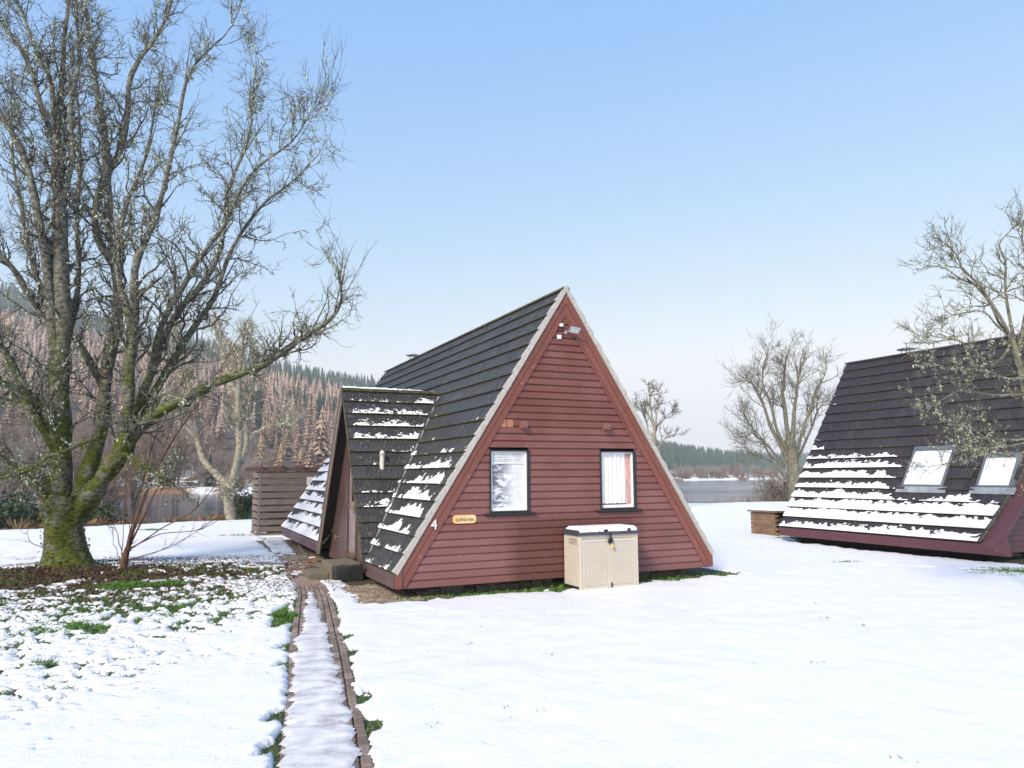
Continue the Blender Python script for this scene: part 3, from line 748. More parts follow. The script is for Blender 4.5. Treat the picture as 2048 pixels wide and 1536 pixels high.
# siding boards
BP = .1395
WINS = [(1.808, 2.655, 1.465, 2.650), (4.248, 5.115, 1.465, 2.650)]
z = .19; k = 0
while z < 5.72:
    zb, zt = z, min(z+BP+.012, 5.9)
    def lim(zz): u = max(.05, xo(zz)+.17); return u, 7-u
    l0, r0 = lim(zb); l1, r1 = lim(zt)
    if l0 >= r0: break
    if l1 >= r1: l1 = r1 = 3.5
    cuts = []
    if zt > 1.46 and zb < 2.64:
        a, b_ = WINS[0][0]+.012, WINS[0][1]-.012; c, d = WINS[1][0]+.012, WINS[1][1]-.012
        cuts = [(l0, a, l1, a), (b_, c, b_, c), (d, r0, d, r1)]
    elif r0-l0 > 4.2:
        j = random.uniform(l0+1.2, r0-1.2); cuts = [(l0, j-.001, l1, j-.001), (j+.002, r0, j+.002, r1)]
    else: cuts = [(l0, r0, l1, r1)]
    for a0, b0, a1, b1 in cuts:
        dz = random.uniform(-.0015, .0015); db = random.uniform(-.002, .002)
        V = [(a0,0,zb+dz),(b0,0,zb+dz),(b1,0,zt),(a1,0,zt),(a0,-.041+db,zb+dz),(b0,-.041-db,zb+dz),(b1,-.010,zt-.030),(a1,-.010,zt-.030),(a0,-.037+db,zb+dz+.100),(b0,-.037-db,zb+dz+.100),(b1,-.008,zt),(a1,-.008,zt)]
        me = mesh('board', V, [(0,3,2,1),(4,5,9,8),(8,9,6,7),(7,6,10,11),(0,1,5,4),(2,3,11,10),(1,2,10,6,9,5),(3,0,4,8,7,11)])
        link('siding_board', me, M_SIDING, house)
    z += BP; k += 1
# room behind the windows: its shade is put into a near-black lining
rb = MB(); rb.box((1.5, .05, .9), (5.5, .06, 1.44)); rb.box((2.7, .05, 1.44), (4.2, .06, 2.7)); rb.box((2.7, .06, 1.0), (2.72, 2.2, 2.9)); rb.box((1.6, 2.2, .9), (5.4, 2.22, 2.66)); rb.box((1.6, .07, .9), (5.4, 2.2, .92)); rb.box((1.6, .07, 2.66), (5.4, 2.2, 2.68))
rb.build('room_lining', M_DARK, house)
def frame4(mb, u0, u1, z0, z1, wl, wr, wb, wt, v0, v1):
    mb.box((u0, v0, z0), (u0+wl, v1, z1)); mb.box((u1-wr, v0, z0), (u1, v1, z1)); mb.box((u0+wl, v0+.001, z0), (u1-wr, v1-.001, z0+wb)); mb.box((u0+wl, v0+.001, z1-wt), (u1-wr, v1-.001, z1))
for n, (u0, u1, z0, z1) in enumerate(WINS):
    mb = MB(); frame4(mb, u0, u1, z0, z1, .034, .048, .03, .025, -.060, .10); w = mb.build('window', M_BLACK, house, bevel=.003)
    sl_ = MB(); sl_.box((u0-.10, -.105, z0-.045), (u1+.10, -.005, z0-.002)); sl_.build('sill', M_BLACK, w, bevel=.006)
    mb = MB(); frame4(mb, u0+.035, u1-.049, z0+.031, z1-.026, .032, .034, .060, .022, -.018, .030); mb.build('sash', M_UPVC, w, bevel=.004)
    a, b_, c, d = u0+.055, u1-.075, z0+.085, z1-.045
    mb = MB(); mb.box((a, .004, c), (b_, .007, d)); mb.build('pane', M_GLASS, w)
    if n == 0:
        mb = MB(); mb.box((a-.01, .031, c-.01), (b_+.01, .035, d+.01)); mb.build('obscured_pane', M_OBSC, w)
        mb = MB()
        for i in range(5): mb.box((a, .012, d-.012-.032*i-.022), (b_, .0155, d-.012-.032*i))
        mb.box((a, .012, d-.215), (b_, .0155, d-.175)); mb.build('blind', M_BLIND, w)
    else:
        for nm, ua, ub, mat, vv, zb in (('lace_curtain', a-.01, b_-.115, M_LACE, .045, c+.045), ('pink_curtain', b_-.135, b_+.01, M_PINK, .042, c+.01)):
            V = []; m_ = 60
            for j in range(2):
                for i in range(m_+1):
                    x = ua+(ub-ua)*i/m_; zz = (zb-.018*abs(math.sin(i*.52))) if j == 0 else d+.01
                    V.append((x, vv+.012*math.sin(i*.65)+.004*math.sin(i*2.1), zz))
            me = mesh(nm, V, [(i, i+1, i+m_+2, i+m_+1) for i in range(m_)], True); link(nm, me, mat, w)
# sign and number
def text(name, s, size, mat, parent, M, ext=.003, shear=0, sx=1.):
    cu = bpy.data.curves.new(name, 'FONT'); cu.body = s; cu.size = size; cu.extrude = ext; cu.align_x = 'CENTER'; cu.align_y = 'CENTER'; cu.shear = shear; cu.resolution_u = 3
    tmp = bpy.data.objects.new(name, cu); COL.objects.link(tmp); bpy.context.view_layer.update()
    me = bpy.data.meshes.new_from_object(tmp); bpy.data.objects.remove(tmp); me.materials.clear()
    o = link(name, me, mat, parent); o.matrix_local = M@Matrix.Diagonal((sx, 1, 1, 1)); return o
def onwall(u, v, z, yaw=HYAW):
    x, y = tow(u, v); return Matrix.Translation((x, y, z))@Matrix.Rotation(yaw, 4, 'Z')
sg = empty('name_sign', (*tow(1.303, -.033), 1.37), HYAW, 'small rounded wooden name sign fixed on the red boards left of the blinded window', 'sign')
poly = []
for cx_, cz_, a0 in ((.175, .020, 0), (-.175, .020, 90), (-.175, -.020, 180), (.175, -.020, 270)):
    for i in range(6): a = math.radians(a0+18*i); poly.append((cx_+.062*math.cos(a), cz_+.062*math.sin(a)))
mb = MB(); mb.prism(poly, lambda a_, b_, d: (a_, d, b_), -.022, 0.0); mb.build('edge', M_SIGNEDGE, sg, bevel=.004)
mb = MB(); mb.prism([(x*.955, z_*.90) for x, z_ in poly], lambda a_, b_, d: (a_, d, b_), -.0255, -.020); mb.build('board', M_OAKSIGN, sg)
text('lettering', 'Lothlorien', .106, M_INK, sg, Matrix.Translation((.005, -.028, -.004))@Matrix.Rotation(math.pi/2, 4, 'X'), .0015, sx=.82)
mb = MB()
for i in range(14):
    a = i*.5; mb.box((-.16+.018*math.cos(a)*(1+i*.03)-.004, -.0272, -.012+.024*math.sin(a)-.002), (-.16+.018*math.cos(a)*(1+i*.03)+.004, -.0262, -.012+.024*math.sin(a)+.002))
mb.build('flourish', simple('faded_red_paint', (.45, .10, .05), .6, bstr=0), sg)
hn = text('house_number', '4', .25, M_WHITE, None, Matrix.Identity(4), .006); hn.matrix_world = onwall(.700, -.083, 1.285)@Matrix.Rotation(math.pi/2, 4, 'X')
tag(hn, 'white figure four on the left sloping trim board of the near chalet', 'house number')
# fittings at the peak
fl = empty('floodlight', (*tow(3.50, -.035), 5.04), HYAW, 'silver floodlight on an arm below the gable peak', 'lamp')
mb = MB(); mb.box((-.03, -.02, -.035), (.03, .01, .035)); mb.cyl((0, -.02, 0), (.04, -.12, .005), .014); mb.build('bracket', M_SILVER, fl)
Mh = Matrix.Translation((.12, -.16, .02))@Matrix.Rotation(math.radians(14), 4, 'Y')@Matrix.Rotation(math.radians(-25), 4, 'X')@Matrix.Rotation(math.radians(-12), 4, 'Z')
mb = MB(); mb.box((-.115, -.075, -.012), (.115, .075, .02), Mh); [mb.box((-.11, -.07+.02*i, .02), (.11, -.066+.02*i, .034), Mh) for i in range(8)]; mb.build('head', M_SILVER, fl, bevel=.004)
mb = MB(); mb.box((-.09, -.055, -.016), (.09, .055, -.0125), Mh); mb.build('lens', M_WHITE, fl)
sn = empty('motion_sensor', (*tow(3.385, -.033), 5.165), HYAW, 'white motion sensor on the boards above the floodlight', 'sensor')
mb = MB(); mb.lathe((0, -.05, -.025), [(.035, 0), (.042, .02), (.042, .05), (.03, .062)]); mb.build('housing', M_WHITE, sn, smooth=False)
mb = MB(); mb.lathe((0, -.05, -.055), [(.018, 0), (.03, .012), (.034, .029)]); mb.cyl((0, -.05, -.04), (0, .0, -.045), .012); mb.build('swivel', M_BLACK, sn)
jb = empty('junction_box', (*tow(3.345, -.033), 4.93), HYAW, 'small white junction box below left of the floodlight', 'junction box')
mb = MB(); mb.box((-.045, -.04, -.04), (.045, 0, .04)); mb.build('case', M_WHITE, jb, bevel=.008)
cb = MB(); pts = [(.045, -.02, 0), (.09, -.02, .04), (.12, -.02, .09), (.15, -.01, .11)]
for a, b_ in zip(pts, pts[1:]): cb.cyl(a, b_, .006, n=6)
cb.build('cable', M_CABLE, jb)
for u_w, z_w, lab in ((2.51, 3.135, 'brown wedge wall light above the window with the blind'), (4.395, 3.145, 'brown wedge wall light above the window with the lace curtain')):
    e = empty('wall_light', (*tow(u_w, -.03), z_w), HYAW, lab, 'lamp', 'wedge lights over the windows')
    mb = MB(); mb.box((-.075, -.012, -.085), (.075, .004, .085)); mb.build('backplate', M_BARGE, e, bevel=.003)
    mb = MB(); mb.prism([(-.012, -.06), (-.125, -.07), (-.150, -.02), (-.06, .072), (-.012, .075)], lambda a_, b_, d: (d, a_, b_), -.06, .06); mb.build('shade', simple('brown_lamp_shade', (.19, .085, .075), .4, bstr=0), e, bevel=.004)
pt = empty('vent_cover', (*tow(2.17, -.032), 3.155), HYAW, 'bare wooden patch plates beside the left sloping trim above the window', 'vent cover')
for a, b_ in ((-.14, -.01), (.01, .14)): mb = MB(); mb.box((a, -.02, -.07), (b_, 0, .08)); mb.build('plate', simple('unpainted_plate', (.30, .13, .08), .7), pt, bevel=.003)
# eave fascias
mb = MB(); mb.box((-.028, -.03, .2), (.0, 1.90, .33)); mb.build('fascia', M_DOORWALL, house, bevel=.003)
mb = MB(); mb.box((-.022, -.03, .332), (.0, 1.90, .455)); mb.build('fascia', M_DOORWALL, house, bevel=.003)
mb = MB(); mb.box((-.028, 6.66, .2), (.0, L1-.02, .33)); mb.build('fascia', M_PURPLE, house, bevel=.003)
mb = MB(); mb.box((-.022, 6.66, .332), (.0, L1-.02, .455)); mb.build('fascia', M_PURPLE, house, bevel=.003)
for a_, b_ in (((0, .02, .2), (.5, 1.9, .24)), ((0, 6.66, .2), (.5, L1, .24))): MB().box(a_, b_).build('eave_soffit', M_SOFFIT, house)
# rear gable and right fascia
mb = MB(); mb.prism([(.05, .2), (6.95, .2), (3.5, Z0+RISE-.1)], lambda a_, b_, d: (a_, d, b_), L1-.12, L1-.06); mb.build('rear_wall', M_PURPLE, house)
mb = MB(); mb.box((7.0, -.03, .2), (7.028, L1, .455)); mb.build('fascia', M_BARGE, house)
# ---- porch
def pz(v, d=.06): return 4.16-1.626*abs(v-4.27)-d/math.cos(TP)
for pl, nm in ((PLN_PR, 'porch_roof_deck'), (PLN_PL, 'porch_roof_deck')):
    sgn = 1 if pl is PLN_PR else -1
    mb = MB(); mb.prism([(0, 0), (sgn*.03, 0), (sgn*2.42, PLEN), (0, PLEN)] if sgn > 0 else [(0, 0), (0, PLEN), (-2.42, PLEN), (-.03, 0)], lambda a_, b_, d: tuple(pl@Vector((a_, b_, d))), -.09, 0.0)
    mb.build(nm, M_SOFFIT, house)
def pbarge(sign, wdt, v_out, mat, d0, d1, name):
    zf_ = .2 if sign > 0 else .50
    foot = 4.27+sign*((4.16-zf_)/1.626)
    P_ = [(foot, zf_), (4.27, 4.16-.0), (4.27, 4.16-wdt/math.cos(TP)), (foot-sign*wdt/math.sin(TP), zf_)]
    mb = MB(); mb.prism(P_, lambda a_, b_, d: (d, a_, b_), d0, d1); mb.build(name, mat, house, bevel=.003)
pbarge(1, .19, 0, M_WEATHER, -.10, -.062, 'porch_barge_board'); pbarge(-1, .055, 0, M_MOSSRIDGE, -.082, -.052, 'porch_barge_board')
pbarge(1, .07, 0, M_WEATHER, -.125, -.102, 'porch_barge_cap')
WU = .20; DV0, DV1, DZ0, DZ1 = 3.66, 4.44, .46, 2.50
v = 1.95
while v < 6.55:
    w_ = min(.095, 6.55-v); a_, b_ = v+.003, v+w_
    tops = (pz(a_, .03), pz(b_, .03)); d = random.uniform(-.003, .003)
    def seg(z0a, z0b, z1a, z1b):
        if max(z1a-z0a, z1b-z0b) < .02: return
        V = [(WU-.018+d, a_, z0a), (WU-.018+d, b_, z0b), (WU-.018+d, b_, max(z1b, z0b+.001)), (WU-.018+d, a_, max(z1a, z0a+.001))]
        V += [(WU+.01, p[1], p[2]) for p in V]
        link('wall_board', mesh('wall_board', V, [(3,2,1,0),(4,5,6,7),(0,1,5,4),(1,2,6,5),(2,3,7,6),(3,0,4,7)]), M_DOORWALL, house)
    if b_ > DV0-.08 and a_ < DV1+.08: seg(DZ1+.06, DZ1+.06, *tops); seg(.13, .13, .36, .36)
    else: seg(.13, .13, *tops)
    v += .095
mb = MB()
for (a, b_, c, d) in ((DV0-.08, DV0, .42, DZ1+.08), (DV1, DV1+.08, .42, DZ1+.08)): mb.box((WU-.05, a, c), (WU+.02, b_, d))
mb.box((WU-.049, DV0, DZ1), (WU+.02, DV1, DZ1+.079)); mb.box((WU-.10, DV0-.12, .36), (WU-.0, DV1+.12, .42)); mb.build('door_frame', M_DOORWALL, house, bevel=.004)
mb = MB(); mb.box((WU-.012, DV0, DZ0-.04), (WU+.012, DV1, DZ0-.002)); mb.build('threshold', M_BRASS, house)
dr = MB()
dr.box((WU-.008, DV0+.004, DZ0), (WU+.03, DV1-.004, DZ0+.28)); dr.box((WU-.008, DV0+.004, DZ0+.28), (WU+.03, DV0+.12, DZ1)); dr.box((WU-.008, DV1-.12, DZ0+.28), (WU+.03, DV1-.004, DZ1))
dr.box((WU-.008, DV0+.12, DZ0+.98), (WU+.03, DV1-.12, DZ0+1.13)); dr.box((WU-.008, DV0+.12, DZ1-.12), (WU+.03, DV1-.12, DZ1)); dr.box((WU+.008, DV0+.12, DZ0+.28), (WU+.028, DV1-.12, DZ0+.98))
dr.box((WU-.004, DV0+.17, DZ0+.33), (WU+.008, DV1-.17, DZ0+.93))
door = dr.build('door', simple('pale_lilac_door_paint', (.24, .18, .19), .35), house, bevel=.004)
mb = MB(); mb.box((WU+.006, DV0+.12, DZ0+1.13), (WU+.012, DV1-.12, DZ1-.12)); mb.build('door_glass', M_GLASS, door)
mb = MB(); mb.box((WU-.014, DV1-.095, DZ0+.90), (WU-.008, DV1-.055, DZ0+1.10)); mb.cyl((WU-.014, DV1-.075, DZ0+1.04), (WU-.06, DV1-.075, DZ0+1.04), .008); mb.cyl((WU-.058, DV1-.075, DZ0+1.04), (WU-.058, DV1-.19, DZ0+1.035), .008); mb.build('handle', M_BRASS, door)
mb = MB(); mb.box((WU-.013, DV0+.28, DZ0+.99), (WU-.008, DV0+.50, DZ0+1.06)); mb.build('letter_plate', M_BRASS, door)
# lantern beside the door
ln = empty('porch_lantern', (*tow(.13, 3.50), 2.16), HYAW, 'silver lantern on the porch wall to the right of the door', 'lamp')
mb = MB(); mb.lathe((-.05, 0, -.12), [(.03, 0), (.045, .01), (.05, .20)], 6); mb.build('glass_body', M_SILVER, ln)
mb = MB(); mb.lathe((-.05, 0, .08), [(.075, 0), (.03, .05), (.008, .07)], 6); mb.cyl((-.05, 0, .14), (.06, 0, .14), .008, n=6); mb.build('cap', M_SILVER, ln)
dp = empty('downpipe', (*tow(.12, 3.47), .4), HYAW, 'thin dark pipe below the porch lantern', 'pipe'); mb = MB(); mb.cyl((-.02, .0, .95), (-.02, .0, 1.62), .022); mb.build('pipe', M_GREY, dp); mb = MB(); mb.box((-.045, -.03, 1.2), (0.06, .03, 1.22)); mb.build('clip', M_GREY, dp)
# small brass bracket on the porch wall
bk = empty('door_hook', (*tow(.18, 5.35), .72), HYAW, 'small brass door hook low on the shaded side of the porch', 'hook')
mb = MB(); mb.cyl((0, 0, 0), (-.10, 0, -.005), .008, n=8); mb.cyl((-.10, 0, .05), (-.10, 0, -.07), .007, n=8); mb.box((-.004, -.03, -.02), (0, .03, .02)); mb.build('hook_arm', M_BRASS, bk)
# valley flashing
mb = MB()
for k in range(14):
    z0_, z1_ = .62+k*.245, .62+(k+1)*.245+.01
    def vp(zz, dv): return ((zz-Z0)/1.563, 4.27-(4.16-zz)/1.626+dv, zz)
    n = Vector((-s_, 0, c_))*.052
    V = [Vector(vp(z0_, -.10))+n, Vector(vp(z0_, .03))+n*1.1, Vector(vp(z1_, .03))+n*1.1, Vector(vp(z1_, -.10+random.uniform(-.02,.02)))+n]
    V += [p-n*.3 for p in V]; mb.add(V, [(3,2,1,0),(4,5,6,7),(0,1,5,4),(1,2,6,5),(2,3,7,6),(3,0,4,7)])
mb.build('valley_flashing', M_LEAD, house)
# flue on the porch roof
fu = empty('flue', (*tow(.60, 3.13), 2.12), HYAW, 'pale vertical flue pipe with domed cap on the porch roof', 'flue')
mb = MB(); mb.lathe((0, 0, .02), [(.075, -.15), (.07, .0), (.058, .10), (.056, .12)]); mb.build('collar', M_BLACK, fu)
mb = MB(); mb.lathe((0, 0, .12), [(.052, 0), (.052, .36), (.060, .362), (.060, .43), (.045, .47), (.015, .49)], 20); mb.build('pipe', M_FLUE, fu)
mb = MB(); [mb.box((.058*math.cos(a)-.006, .058*math.sin(a)-.006, .49), (.058*math.cos(a)+.006, .058*math.sin(a)+.006, .54)) for a in [i*math.pi/5 for i in range(10)]]; mb.build('vent_slots', M_GREY, fu)
mb = MB(); mb.box((-.16, -.01, -.19), (.19, .02, -.165), Matrix.Translation((0,0,0))); mb.build('base_flashing', M_WHITE, fu)
# vent cowl at the far end of the ridge
dh = empty('roof_cowl', (*tow(3.5, 10.1), Z0+RISE+.03), HYAW, 'flat round cowl on the far end of the near chalet ridge', 'cowl')
mb = MB(); mb.lathe((0, 0, .10), [(.24, 0), (.25, .015), (.10, .05), (.02, .06)], 20); mb.build('lid', M_SILVER, dh)
mb = MB(); [mb.cyl((.12*math.cos(a), .12*math.sin(a), 0), (.12*math.cos(a), .12*math.sin(a), .10), .012, n=6) for a in (.5, 2.6, 4.7)]; mb.build('legs', M_GREY, dh)
# second small dome vent seen just over the porch ridge
dv = empty('vent_terminal', (*tow(1.72, 4.8), 4.06), HYAW, 'small white dome vent poking over the snowy porch ridge', 'vent')
mb = MB(); mb.lathe((0, 0, 0), [(.05, 0), (.05, .14), (.065, .15), (.06, .22), (.03, .26), (.01, .27)], 14); mb.build('dome', M_WHITE, dv)
# steps
st = empty('porch_steps', (*tow(0, 0), 0), HYAW, 'two mossy concrete steps in front of the porch door', 'steps')
mb = MB(); mb.box((-.50, 3.02, -.02), (.14, 4.02, .335)); mb.build('step', M_CONC, st, bevel=.012)
mb = MB(); mb.box((-.90, 3.16, -.02), (-.505, 4.02, .155)); mb.build('step', M_CONC, st, bevel=.012)
tk = MB(); tk.box((-.47, 2.72, -.02), (.14, 3.005, .30)); tk.build('dark_block', M_DARKCONC, st, bevel=.03)  # even near-black block at the right end of the top step
# snow on the near roofs
def amtL(X, r):
    v = -X; far = sstep(5.6, 6.9, v)
    near = np.interp(r, [0, 1, 2, 3, 4, 5, 6, 7, 8], [.16, .38, .46, .46, .46, .48, .40, .16, 0])*(1-far)
    near = near*(.35+1.25*fbm(v, v*0+r*3.1, .55, 2, off=5))*sstep(-.02, .15, v)*sstep(0, .35, v-.15+.0*r)**.3
    fa = np.interp(r, [0, 5, 7, 9, 11, 12], [.62, .64, .62, .55, .3, 0])*far
    return near+fa
ok = lambda X, Yv: ~((porch_z(-X) > Z0+Yv*s_+.05)&(np.abs(-X-4.27) < 2.35))&(-X > .03)&(-X < L1-.08)
P1 = snow_strips('s', PLN_L, range(0, 12), G, (-L1+.05, -.03), amtL, house, M_ROOFSNOW, 2, res=.022, stretch=1.7, clip=ok, ns=.065, na=2.3, thick=.028)
def amtP(X, r):
    a = np.interp(r, [0, 1, 2, 3, 4, 5, 6, 7, 8, 9, 10, 11, 12], [0, .02, .05, .22, .46, .44, .03, .06, .24, .47, .47, .42, .30])
    return a*(.45+1.05*fbm(X, X*0+r*2.3, .5, 2, off=2))*sstep(.02, .18, X)*(1-.5*(np.abs(X-.62) < .12)*((r == 6)|(r == 7)))
okp = lambda X, Yv: X < (PZ0+Yv*math.sin(TP)-Z0)/1.563-.03
P2 = snow_strips('s', PLN_PR, range(1, PN), PG, (.02, 2.35), amtP, house, M_ROOFSNOW, 21, res=.02, stretch=.7, clip=okp, thick=.024, ns=.055)
X, Y, Q = grid(-.08, 2.2, -.085, .085, .017); H = .035*np.sqrt(np.clip(1-(Y/.088)**2, 0, 1))+(fbm(X, Y, .12, 2, off=3)-.5)*.02-.012*sstep(.9, 2.2, X)*2.4
Hs = np.where(H > 0, .062*np.cos(Y/.1)+H+.003, .02); V = np.stack([X, 4.27+Y, 4.16+Hs], -1).reshape(-1, 3); V, Q = keepfaces(V, Q, H.ravel()[Q].min(1) > 0)
snow_obj('roof_snow', [P1, P2, (V, Q)], (HX, HY), 'ragged snow lying along the tile courses of the near chalet and its porch')

# ---- second chalet
H2X, H2Y = 11.60, 17.63; L2 = 7.17
h2 = empty('a_frame_chalet', (H2X, H2Y, 0), HYAW, 'dark A-frame chalet at the right edge with two skylights in its snowy roof', 'chalet')
dk = MB(); plane_box(dk, PLN_L, -L2, -.75, 0, SLEN, -.10, 0); plane_box(dk, PLN_R, 0, L2, 0, SLEN-.001, -.10, 0)
dk.build('roof_deck', M_SOFFIT, h2)
SK = [(2.10, 3.33, 1.76, 2.86), (.33, 1.22, 1.76, 2.62)]
def vfront(z): return .71-.318*(z-.5)
cells = []
for r in range(NC):
    zc = Z0+(r*G+.05)*s_; zt = Z0+(r*G+TL)*s_; v = L2; k = 0
    if r % 2: v += TW/2
    while v > vfront(zc)+.02:
        hi = min(v, L2); lo = v-TW; v = lo
        if hi <= 0: break
        mid_ = (hi+lo)/2; z_ = Z0+(r*G+.2)*s_
        if any(a-.04 < mid_ < b+.04 and c+.02 < z_ < d+.02 for a, b, c, d in SK): continue
        lo_b, lo_t = max(lo, vfront(zc)), max(lo, vfront(zt))
        if hi-lo_b < .02: continue
        cut = None if (hi == lo+TW and lo_b == lo and lo_t == lo) else (-hi+hi, -lo_b+hi, 0, max(-lo_t+hi, .01))
        cells.append((wdist((H2X, H2Y), PLN_L, -mid_, r*G), PLN_L, -hi, r*G, cut))
tile_roof(h2, cells, M_TILE2)
mb = MB(); plane_box(mb, PLN_R, 0, L2, 0, SLEN, .001, .04); mb.build('far_slope', M_TILE2, h2)
ridge(h2, 3.5, vfront(Z0+RISE)-.05, L2+.04, Z0+RISE, M_TILE2)
# dark weathered verge, prow fascia and boarded gable
mb = MB(); P3 = lambda s, n, v: (s*c_-n*s_, v, Z0+s*s_+n*c_)
for k in range(18):
    s0, s1 = k*G, (k+1)*G-.01; v0_, v1_ = vfront(Z0+s0*s_), vfront(Z0+s1*s_)
    V = [P3(s0, -.02, v0_), P3(s1, -.02, v1_), P3(s1, .045, v1_), P3(s0, .055, v0_), P3(s0, -.02, v0_-.05), P3(s1, -.02, v1_-.05), P3(s1, .045, v1_-.05), P3(s0, .055, v0_-.05)]
    mb.add(V, [(0,1,2,3),(7,6,5,4),(0,4,5,1),(1,5,6,2),(2,6,7,3),(3,7,4,0)])
mb.build('verge', simple('grey_black_verge', (.075, .07, .06), .9, var=.6), h2)
mb = MB()
for k in range(1):
    sA, sB = -.02, SLEN; a0, a1 = vfront(Z0)-.052, vfront(Z0+RISE)-.052
    V = [P3(sA, -.02, a0), P3(sB, -.02, a1), P3(sB, -.02, a1-.26), P3(sA+.10, -.02, a0-.46)]
    V += [tuple(Vector(p)+Vector((s_, 0, -c_))*.05) for p in V]
    mb.add(V, [(0,1,2,3),(7,6,5,4),(0,4,5,1),(1,5,6,2),(2,6,7,3),(3,7,4,0)])
mb.build('prow_board', M_PURPLE, h2, bevel=.004)
mb = MB(); V = [(-.028, .2-.02, .2), (-.028, L2, .2), (-.028, L2, .455), (-.028, .72, .455), (-.012, .55, .62), (.02, .30, .86), (-.028, .02, .2)]
V = [(-.028, -.02, .2), (-.028, L2, .2), (-.028, L2, .45), (-.028, .66, .45), (.22, .22, .80)]
V += [(x+.03, y, z) for x, y, z in V]; mb.add(V, [(0,1,2,3,4),(9,8,7,6,5),(0,5,6,1),(1,6,7,2),(2,7,8,3),(3,8,9,4),(4,9,5,0)])
mb.build('fascia', M_PURPLE, h2)
mb = MB(); mb.box((0, .05, .2), (.5, L2, .23)); mb.build('eave_soffit', M_SOFFIT, h2)
z = .18
while z < 5.6:
    u0 = max(.10, xo(z)+.12)
    if u0 > 3.4: break
    mb = MB(); mb.box((u0, .64, z), (7-u0, .70, z+.132)); mb.build('siding_board', M_PURPLE, h2); z += BP
mb = MB(); mb.box((.6, .9, -.1), (6.5, L2-.25, .24)); mb.build('foundation', M_DARK, h2)
mb = MB(); mb.prism([(.05, .2), (6.95, .2), (3.5, Z0+RISE-.1)], lambda a_, b_, d: (a_, d, b_), L2-.12, L2-.06); mb.build('rear_wall', M_PURPLE, h2)
for n, (a, b_, c, d) in enumerate(SK):
    y0_, y1_ = (c-Z0)/s_, (d-Z0)/s_
    e = MB(); R = lambda mb, x0, x1, yy0, yy1, z0_, z1_: mb.box((-x1, yy0, z0_), (-x0, yy1, z1_), PLN_L)
    R(e, a, a+.07, y0_, y1_, -.03, .085); R(e, b_-.07, b_, y0_, y1_, -.03, .085); R(e, a+.07, b_-.07, y1_-.16, y1_, -.03, .095); R(e, a+.07, b_-.07, y0_, y0_+.05, -.03, .08)
    sk = e.build('skylight', M_SKYFRAME, h2, bevel=.006)
    e = MB(); R(e, a+.07, a+.10, y0_+.05, y1_-.16, -.02, .07); R(e, b_-.10, b_-.07, y0_+.05, y1_-.16, -.02, .07); R(e, a+.10, b_-.10, y1_-.19, y1_-.16, -.02, .07); R(e, a+.10, b_-.10, y0_+.05, y0_+.10, -.02, .07); e.build('sash', M_UPVC, sk)
    e = MB(); R(e, a+.10, b_-.10, y0_+.10, y1_-.19, .02, .05); e.build('pane', M_SKYLITE, sk)
    e = MB(); R(e, a-.12, b_+.12, y0_-.20, y0_-.005, .052, .062); e.build('apron', M_LEAD, sk)
def amt2(X, r):
    v = -X
    a = np.interp(r, [0, 1, 2, 3, 4, 5, 6, 7, 8, 9], [.62, .88, .85, .70, .66, .62, .60, .45, .10, 0])
    farv = sstep(3.2, 4.2, v); low = 1.0 if r <= 3 else 0.
    a = a*np.maximum(farv, low*(np.where((v > 1.9)&(v < 3.5)|(v < 1.3), .55, .9) if r == 3 else 1.0))
    if r == 8: a = a+.35*sstep(6.2, 6.7, v)
    if r in (9, 10, 13, 14): a = a+.22*sstep(6.7, 7.0, v)
    return a
ok2 = lambda X, Yv: (-X > vfront(Z0+Yv*s_)+.03)&(-X < L2-.02)&~((-X > 2.0)&(-X < 3.45)&(Z0+Yv*s_ > 1.6)&(Z0+Yv*s_ < 2.95))&~((-X > .2)&(-X < 1.35)&(Z0+Yv*s_ > 1.6)&(Z0+Yv*s_ < 2.7))
P1 = snow_strips('s', PLN_L, range(0, 15), G, (-L2+.01, -.1), amt2, h2, M_ROOFSNOW, 40, res=.026, stretch=.6, clip=ok2, ns=.11, na=1.5)
snow_obj('roof_snow', [P1], (H2X, H2Y), 'thick snow bands on the lower tile courses of the right hand chalet')
x, y = H2X+CH*3.5-SH*4.9, H2Y+SH*3.5+CH*4.9
dh = empty('roof_cowl', (x, y, Z0+RISE+.03), HYAW, 'flat round cowl on the ridge of the right hand chalet', 'cowl')
mb = MB(); mb.lathe((0, 0, .12), [(.26, 0), (.27, .02), (.10, .06), (.02, .07)], 20); mb.build('lid', M_GREY, dh)
mb = MB(); [mb.cyl((.14*math.cos(a), .14*math.sin(a), 0), (.14*math.cos(a), .14*math.sin(a), .12), .012, n=6) for a in (.5, 2.6, 4.7)]; mb.build('legs', M_GREY, dh)

# ------------------------------------------------------------------ storage box by the wall
bx = empty('storage_box', (*tow(3.37, -.70), 0), HYAW, 'beige plastic garden storage box with dark lid against the red wall', 'storage box')
BW, BD, BH = 1.31, .62, 1.08
mb = MB(); mb.box((.0, .04, .0), (.03, BD, BH-.05)); mb.box((BW-.03, .04, 0), (BW, BD, BH-.05)); mb.box((0.03, BD-.03, 0), (BW-.03, BD, BH-.05)); mb.box((0.03, .06, .0), (BW-.03, BD-.03, .03))
mb.box((0, .015, .0), (.055, .045, BH-.05)); mb.box((BW-.055, .015, 0), (BW, .045, BH-.05)); mb.box((.055, .02, BH-.12), (BW-.055, .045, BH-.05))
mb.build('body', M_BEIGE, bx, bevel=.006)
mb = MB(); mb.box((-.012, .06, -.01), (0.002, BD+.01, .085)); mb.box((BW-.002, .06, -.01), (BW+.012, BD+.01, .085)); mb.build('plinth', M_BLACK, bx)
